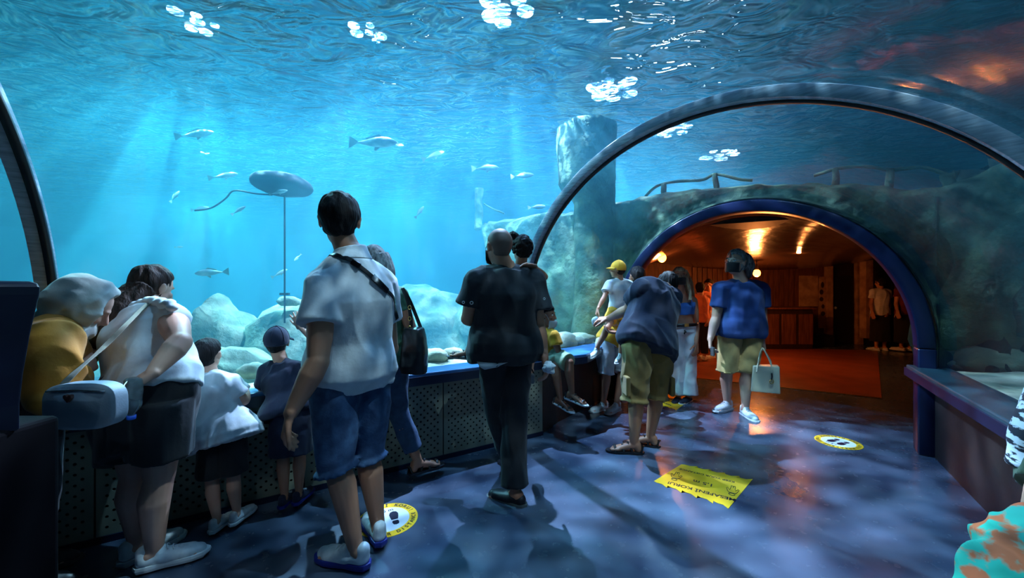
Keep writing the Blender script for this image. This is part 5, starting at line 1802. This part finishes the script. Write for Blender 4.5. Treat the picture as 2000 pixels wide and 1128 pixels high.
# ---- woman in headscarf -------------------------------------------------------------------------
p = person('woman in a pale headscarf and mustard top bending forward beside the dark kiosk',
  dict(hd=(163, 598, 1.66), nk=(112, 634, 1.62), shA=(82, 656, 1.76), shB=(100, 664, 1.50), elA=(120, 700, 1.86), wrA=(176, 690, 1.80),
       elB=(108, 772, 1.48), wrB=(158, 722, 1.62), hpA=(52, 800, 1.72), hpB=(52, 812, 1.54), knA=(70, 960, 1.72), knB=(60, 965, 1.56),
       anA=(50, 1076, 1.74), anB=(40, 1118, 1.60), toA=vec(1, .3, 0), toB=vec(1, .2, 0)), k=.96, skin='fair', front=vec(.95, .2, -.1), face=vec(.55, .70, -.62), up=vec(.5, .3, .8), w=1.0, arm=1.05)
p.body(hands={'A': (vec(1, .3, .1), vec(0, 0, -1), .25, 1)})
def hijab(p, m):
    f, u, x, hk, c = p.face, p.hu, p.hs, p.hw, p.hc
    bm = bmesh.new(); bmesh.ops.create_icosphere(bm, subdivisions=5, radius=1.0)
    c0 = c + u * .005 * hk - f * .014 * hk
    for v in bm.verts:
        n = v.co.normalized()
        k_ = 1.0
        if n.y > .62: k_ = .70
        q = V((n.x * .100, n.y * .118, n.z * .128)) * k_ * hk
        v.co = c0 + x * q.x + f * q.y + u * q.z
    cap(bm, c - u * .06 * hk, .075, p.J['nk'] + V((0, 0, .0)), .085)
    ell(bm, p.J['nk'] - V((0, 0, .03)), (.115, .115, .065))
    o = blob('headscarf', bm, m, p.root, .006, 6)
    folds(o, .007, 11, 3, (.5, 1.2, 1))
hijab(p, CL['hijab'])
p.top(CL['mustard'], 1.85, .026, -.14, seed=21, amp=.012, sl_loose=.026, name='blouse')
p.bottom(CL['black'], 1.9, .02, seed=4, name='trousers'); 
for q in 'AB': p.shoe(q, CL['darkshoe'], CL['darkshoe'], 'slipon')

# ---- bending man in navy tee, olive cargo shorts -----------------------------------------------
p = person('man in a navy tee and olive cargo shorts bending forward, black sandals',
  dict(hd=(1303, 556, 3.52), nk=(1288, 564, 3.38), shA=(1252, 566, 3.22), shB=(1310, 580, 3.44), elA=(1226, 604, 3.38), wrA=(1188, 622, 3.62),
       elB=(1262, 650, 3.62), wrB=(1210, 650, 3.70), hpA=(1244, 674, 3.08), hpB=(1286, 674, 3.18), knA=(1240, 768, 3.08), knB=(1280, 762, 3.20),
       anA=(1238, 862, 3.06), anB=(1270, 850, 3.20), toA=vec(-.97, .18, 0), toB=vec(-.9, .35, 0)),
  k=1.04, skin='tan', front=vec(-.1, .98, .0), face=vec(-.35, .85, -.45), up=vec(0, .5, .8), w=1.12, fat=.4, legs=1.05, arm=1.05, hw=.98)
p.body(hands={'A': (vec(-.8, .5, -.1), vec(.3, .3, -1), .45, 1), 'B': (vec(-1, .2, .1), vec(.2, 0, 1), .4, 1)})
p.hair('black', 'short', .03, 1.0, seed=12)
p.top(CL['navy'], .60, .030, -.16, flare=.06, seed=23, amp=.009, sl_loose=.030, name='tee_shirt')
sh_ = p.bottom(CL['olive'], 1.15, .034, hemr=.105, seed=24, amp=.010, name='cargo_shorts')
for (x_, y_, Y_) in ((1222, 752, 3.0), (1300, 750, 3.16)):
    q_, n_ = snap([P(x_, y_, Y_)], sh_, .006)
    bm = bmesh.new(); box(bm, q_[0], (.034, .13, .15)); e = keep(bevel(obj('cargo_pocket', bm, CL['olive'], smooth=False), .012, 3), p.root)
for q in 'AB': p.shoe(q, CL['sandal'], CL['darkshoe'], 'sandal')

# ---- adult holding the yellow capped child ----------------------------------------------------------
p = person('person in white knee shorts and yellow top holding the yellow capped toddler',
  dict(hd=(1243, 540, 4.30), nk=(1236, 572, 4.30), shA=(1208, 592, 4.28), shB=(1258, 590, 4.36), elA=(1196, 632, 4.20), wrA=(1222, 622, 4.06),
       elB=(1262, 634, 4.30), wrB=(1230, 640, 4.10), hpA=(1180, 668, 4.22), hpB=(1212, 668, 4.26), knA=(1184, 722, 4.16), knB=(1216, 722, 4.24),
       anA=(1178, 786, 4.16), anB=(1204, 788, 4.12), toA=vec(-.82, -.5, 0), toB=vec(-.7, -.65, 0)), k=.94, skin='tan', front=vec(-.95, -.1, 0), face=vec(-.3, .93, .1), w=.98, vox=.0065)
p.body(); p.hair('black', 'short', .04, 1.1)
p.top(CL['yellow'], .5, .016, -.10, seed=31, name='yellow_top'); p.bottom(CL['whitepants'], 1.10, .028, hemr=.095, seed=32, name='white_shorts')
for q in 'AB': p.shoe(q, CL['shoe'], CL['sole'], 'sneaker')
# ---- child in a yellow cap -----------------------------------------------------------------------------
p = person('toddler in a yellow cap and white tee at the hip, holding a pale blue mask',
  dict(hd=(1206, 526, 3.92), nk=(1210, 545, 3.92), shA=(1190, 556, 3.90), shB=(1228, 556, 3.96), elA=(1180, 580, 3.84), wrA=(1168, 602, 3.80),
       elB=(1240, 575, 4.02), wrB=(1244, 560, 4.12), hpA=(1200, 604, 3.92), hpB=(1220, 605, 3.96), knA=(1186, 640, 3.76), knB=(1215, 648, 3.80),
       anA=(1165, 680, 3.80), anB=(1212, 690, 3.84), toA=vec(-.6, -.5, -.3), toB=vec(-.5, -.6, -.3)), k=.60, skin='tan', front=vec(.1, .95, 0), face=vec(-.80, .55, .05), w=1.05, vox=.005, arm=.95)
p.body(hands={'A': (vec(-.3, 0, -1), vec(.9, 0, 0), .6, 1)}); p.hair('brown', 'short', .02, .9)
p.top(CL['white'], .6, .014, -.04, seed=33, sl_loose=.02, name='tee_shirt'); p.bottom(CL['yellow'], .62, .016, seed=34)
cap_hat(p, CL['yellow'], vec(-1, .1, 0), sz=1.0)
for q in 'AB': p.shoe(q, CL['shoe'], CL['sole'], 'sneaker')
bm = bmesh.new()
ell(bm, P(1163, 628, 3.76), (.036, .014, .046)); o = obj('hanging_mask', bm, CL['lightblue']); 
tag(noisy(o, .008, 12, 3), 'pale blue face mask dangling from the hand of the yellow capped child', 'mask')

# ---- woman in white trousers -----------------------------------------------------------------------------
p = person('woman with long light hair, black mask, blue crop top and white wide trousers',
  dict(hd=(1327, 540, 4.50), nk=(1331, 573, 4.54), shA=(1308, 588, 4.54), shB=(1355, 586, 4.54), elA=(1306, 632, 4.62), wrA=(1300, 668, 4.40),
       elB=(1360, 632, 4.56), wrB=(1360, 672, 4.40), hpA=(1322, 645, 4.54), hpB=(1346, 645, 4.54), knA=(1325, 710, 4.52), knB=(1346, 712, 4.48),
       anA=(1324, 772, 4.52), anB=(1344, 772, 4.48), toA=vec(-.6, -.8, 0), toB=vec(-.75, -.65, 0)), k=.93, skin='tan', front=vec(-.2, -1, 0), face=vec(-.22, -.97, .02), w=.88, arm=.86, vox=.0055)
p.body(); p.eyes()
p.hair('blond', 'long', .03, 1.05, tail=[(1328, 532, 4.56), (1340, 560, 4.60), (1344, 590, 4.60), (1346, 612, 4.58)], seed=5)
bm = bmesh.new()
for sx in (-1, 1):
    tube(bm, smooth_pts([p.hc + p.hs * sx * .06 + V((0, -.02, .03)), p.hc + p.hs * sx * .085 + V((0, -.02, -.08)), p.hc + p.hs * sx * .09 + V((.0, -.06, -.19)), p.hc + p.hs * sx * .08 + V((.0, -.08, -.27))], 5), .02, 10)
blob('front_hair', bm, HM['blond'], p.root, .006, 2)
p.mask(CL['maskblack'])
bm = bmesh.new(); loft(bm, p.rings(.010, .46, .80), seg=30, power=2.3); folds(blob('crop_top', bm, CL['skyblue'], p.root, .006, 2), .003, 12, 3)
for sx in 'AB':
    bm = bmesh.new(); c1 = p.J['sh' + sx].lerp(p.J['nk'], .45); tube(bm, smooth_pts([c1 + V((0, -.13, -.12)), c1 + V((0, -.06, .0)), c1 + V((0, .02, .035))], 4), .007); keep(obj('shoulder_strap', bm, CL['skyblue']), p.root)
tr = p.bottom(CL['whitepants'], 1.93, .014, hemr=.115, seed=41, amp=.005, top_=.20, name='trousers', flare=.030)
rg = p.rings(.022, .16, .20, 2)
torus_band('belt', p.root, rg[1][0], rg[1][1], rg[1][2], CL['leather'], V((0, 0, .018)))
q_, _ = snap([rg[1][0] + V((-.03, -.3, 0))], tr, .012); bm = bmesh.new(); box(bm, rg[1][0] + V((-.01, -.128, 0)), (.05, .01, .036)); keep(bevel(obj('buckle', bm, CL['gold']), .004), p.root)
for i in range(4):
    bm = bmesh.new(); q_, n_ = snap([rg[1][0] + V((-.018, -.25, -.045 - i * .032))], tr, .003); ell(bm, q_[0], (.008, .006, .008)); keep(obj('button', bm, CL['leather']), p.root)
for q in 'AB': p.shoe(q, CL['navy'], CL['sole'], 'slipon')

# ---- man in the blue tee ---------------------------------------------------------------------------------
p = person('grey haired man with glasses in a blue tee and khaki shorts holding a cream tote',
  dict(hd=(1437, 512, 4.10), nk=(1447, 550, 4.14), shA=(1409, 566, 4.12), shB=(1484, 566, 4.16), elA=(1398, 622, 4.12), wrA=(1387, 662, 4.04),
       elB=(1489, 620, 4.16), wrB=(1488, 664, 4.08), hpA=(1426, 650, 4.12), hpB=(1466, 650, 4.14), knA=(1420, 722, 4.12), knB=(1459, 726, 4.06),
       anA=(1420, 784, 4.14), anB=(1456, 796, 3.98), toA=vec(-.86, -.45, 0), toB=vec(-.05, -1, 0)), k=1.06, skin='fair', front=vec(-.15, -1, 0), face=vec(-.86, -.50, .12), w=1.12, fat=.45, arm=1.10, legs=1.05, vox=.006, hw=1.12)
p.body(hands={'A': (vec(-.1, -.2, -1), vec(.8, -.3, .2), .7, -1), 'B': (vec(.05, -.1, -1), vec(-.9, 0, .2), .85, 1)}); p.eyes()
p.hair('grey', 'long', .08, 1.12, tail=[(1444, 500, 4.16), (1454, 520, 4.20), (1454, 544, 4.20)], seed=15, freq=4); p.mask(CL['maskblack'])
gl = []
for sg in (-1, 1):
    bm = bmesh.new(); c_ = p.hc + p.hs * sg * .033 + p.hu * .006 + p.face * .098
    tube(bm, [c_ + (p.hs * math.cos(a_ * PI / 8) * .024 + p.hu * math.sin(a_ * PI / 8) * .018) for a_ in range(17)], .002, 6); keep(obj('glasses_rim', bm, CL['silver']), p.root)
    bm = bmesh.new(); tube(bm, [c_ + p.hs * sg * .024, p.hc + p.hs * sg * .080 + p.face * .03 + p.hu * .01, p.hc + p.hs * sg * .082 - p.face * .01 + p.hu * .01], .002, 6); keep(obj('glasses_temple', bm, CL['silver']), p.root)
p.top(CL['navyblue'], .60, .026, -.12, flare=.04, seed=43, amp=.008, sl_loose=.030, name='tee_shirt')
p.bottom(CL['khaki'], 1.02, .026, hemr=.100, seed=44, amp=.009)
for q in 'AB': p.shoe(q, CL['shoe'], CL['sole'], 'sneaker')
# rolled paper / phone in his right hand
bm = bmesh.new(); box(bm, P(1392, 686, 3.92), (.022, .04, .09), .4); tag(bevel(obj('phone', bm, CL['silver'], smooth=False), .004), 'small pale phone in the hand of the man in the blue tee', 'phone')
# tote
t = thing('tote_bag', 'cream leather tote bag with round charm held by the man in the blue tee', 'handbag', tuple(P(1503, 770, 4.0)))
def tote():
    bm = bmesh.new()
    Yt = 3.92; l, r, tp, bt = 1470, 1524, 714, 768
    A_ = [P(l + 1, tp, Yt), P(r - 1, tp + 2, Yt - .02), P(r + 1, bt + 2, Yt - .02), P(l - 3, bt - 4, Yt)]
    off = V((.085, .16, 0))
    B_ = [q_ + off * (.75 if i < 2 else 1) for i, q_ in enumerate(A_)]
    f_ = [bm.verts.new(q_) for q_ in A_]; b_ = [bm.verts.new(q_) for q_ in B_]
    bm.faces.new(f_); bm.faces.new(b_[::-1])
    for i in range(4): bm.faces.new((f_[i], f_[(i + 1) % 4], b_[(i + 1) % 4], b_[i]))
    bmesh.ops.recalc_face_normals(bm, faces=bm.faces)
    bmesh.ops.subdivide_edges(bm, edges=bm.edges, cuts=6, use_grid_fill=True)
    return bm
o = keep(noisy(obj('bag_body', tote(), CL['offwhite']), .004, 8, 2), t); bevel(o, .008, 3)
for (a_, Y_) in ((0, 3.92), (.09, 4.03)):
    pts = [P(1478, 726, 3.915) + V((a_, a_ * 1.5, 0)), P(1480, 712, 3.915) + V((a_, a_ * 1.5, 0)), P(1484, 690, 3.93) + V((a_ * .6, a_, 0)), P(1489, 680, 3.96) + V((a_ * .3, a_ * .5, 0)), P(1496, 690, 3.93) + V((a_ * .6, a_, 0)), P(1506, 712, 3.90) + V((a_, a_ * 1.5, 0)), P(1508, 730, 3.90) + V((a_, a_ * 1.5, 0))]
    bm = bmesh.new(); tube(bm, smooth_pts(pts, 5), .006, 8); keep(obj('handle', bm, CL['offwhite']), t)
bm = bmesh.new(); cd = P(1507, 745, 3.885)
tube(bm, [cd + V((.020 * math.cos(a_ * PI / 10), 0, .020 * math.sin(a_ * PI / 10))) for a_ in range(21)], .004, 8)
ch = keep(obj('round_charm', bm, CL['gold']), t)
bm = bmesh.new(); strap(bm, [cd + V((0, 0, .085)), cd + V((.002, -.004, .05)), cd + V((0, 0, .02))], V((0, -1, 0)), .014); keep(obj('charm_strap', bm, CL['leather']), t)
bm = bmesh.new(); box(bm, cd + V((0, -.002, .0)), (.026, .006, .006), rot=Matrix.Rotation(.6, 3, 'Y')); keep(obj('charm_bar', bm, CL['gold']), t)
me = text_mesh('MICHAEL KORS' if False else '', .01, Matrix.Identity(4), None, 'x', None) if False else None

# ---- girl in magenta half hidden --------------------------------------------------------------------------
p = person('small child in a magenta dress and yellow shoes, mostly hidden behind the bending man',
  dict(hd=(1292, 660, 4.62), nk=(1293, 686, 4.62), shA=(1278, 696, 4.62), shB=(1306, 696, 4.62), elA=(1276, 715, 4.62), wrA=(1278, 730, 4.58),
       elB=(1309, 712, 4.62), wrB=(1308, 730, 4.58), hpA=(1286, 730, 4.62), hpB=(1300, 730, 4.62), knA=(1284, 752, 4.62), knB=(1300, 752, 4.62),
       anA=(1276, 772, 4.55), anB=(1300, 772, 4.62), toA=vec(-.5, -.8, 0), toB=vec(-.2, -.9, 0)), k=.50, skin='tan', front=vec(0, -1, 0), w=1.0, vox=.006)
p.body(); p.eyes(); p.hair('black', 'short')
p.top(CL['pink'], .5, .014, -.1); skirt(p, CL['pink'], .9, .13, .014, 'dress_skirt')
for q in 'AB': p.shoe(q, CL['yellow'], CL['sole'], 'slipon')

# ---- far visitors in the orange room ------------------------------------------------------------------------
def far_person(x, yh, yf, Y, label, topm, botm, hairm, front, k=.92, long_=False, sk=None):
    H = (yf - yh)
    def y(f): return yh + H * f
    J = dict(hd=(x, y(.075), Y), nk=(x, y(.165), Y), shA=(x - 14, y(.20), Y), shB=(x + 14, y(.20), Y), elA=(x - 18, y(.37), Y), wrA=(x - 15, y(.48), Y - .1), elB=(x + 18, y(.37), Y), wrB=(x + 15, y(.48), Y - .1),
             hpA=(x - 7, y(.5), Y), hpB=(x + 7, y(.5), Y), knA=(x - 8, y(.73), Y), knB=(x + 8, y(.73), Y), anA=(x - 8, y(.95), Y), anB=(x + 8, y(.95), Y), toA=front, toB=front)
    p = person(label, J, k=k, skin='tan', front=front, w=.95, vox=.009, arm=.92)
    p.body(); p.eyes() if front.y < 0 else None
    p.hair(hairm, 'short', .05, 1.1)
    p.top(topm, .5, .018, -.08)
    if sk: skirt(p, botm, sk, .17)
    else: p.bottom(botm, 1.9, .018, name='trousers')
    for q in 'AB': p.shoe(q, CL['shoe'], CL['sole'], 'slipon')
    return p
far_person(1384, 545, 698, 7.3, 'far visitor in a salmon top seen between the couple, under the lantern light', CL['orange'], CL['black'], 'black', vec(-.8, -.5, 0), .93)
far_person(1368, 552, 700, 6.9, 'far visitor in an orange tee just behind the long haired woman', CL['orange'], CL['black'], 'black', vec(.6, .7, 0), .9)
far_person(1719, 541, 684, 8.2, 'far visitor in a pale top and black skirt beside the slim post', CL['white'], CL['black'], 'black', vec(-.2, 1, 0), .9, sk=1.6)
far_person(1768, 538, 684, 8.0, 'far visitor in dark red beside the archway', CL['maroon'], CL['black'], 'brown', vec(-.3, .9, 0), .92, sk=1.7)

# ---- person cut by the right edge -----------------------------------------------------------------------------
Yr = 1.22
p = person('person cut off by the right edge in a black and white patterned top',
  dict(hd=(2190, 345, Yr), nk=(2190, 460, Yr), shA=(2170, 520, Yr), shB=(2260, 520, Yr), elA=(2140, 690, Yr), wrA=(2130, 830, Yr + .05),
       elB=(2245, 690, Yr), wrB=(2230, 830, Yr), hpA=(2105, 880, Yr), hpB=(2165, 880, Yr), knA=(2030, 1075, Yr - .06), knB=(2130, 1085, Yr),
       anA=(2030, 1300, Yr), anB=(2115, 1300, Yr), toA=vec(-1, .2, 0), toB=vec(-1, .2, 0)), k=.98, skin='fair', front=vec(-1, .1, 0), w=.95, legs=.95)
p.body(); p.hair('brown', 'short'); p.top(CL['pattern'], .5, .02, -.26, name='patterned_top'); p.bottom(CL['greenshort'], .45, .026, hemr=.10, seed=4)
for q in 'AB': p.shoe(q, CL['shoe'], CL['sole'], 'sneaker')
bm = bmesh.new()
pts = [P(2040, 1035, 1.06), P(1985, 1050, 1.04), P(1945, 1075, 1.02), P(1905, 1112, 1.00), P(1880, 1150, 1.0)]
loft(bm, [(q_ + V((.05, 0, -.05)), V((.06, 0, .09)) * r_, V((0, .10, 0)) * r_) for q_, r_ in zip(smooth_pts(pts, 3), [1.0, 1.1, 1.15, 1.2, 1.2, 1.15, 1.1, 1.0, .95, .9, .8, .7, .6])], seg=24)
o = folds(blob('towel', bm, CL['swirl'], None, .006, 4), .012, 9, 3, (1, 1, 1)); tag(o, 'bundled turquoise and orange patterned towel at the bottom right corner', 'towel')
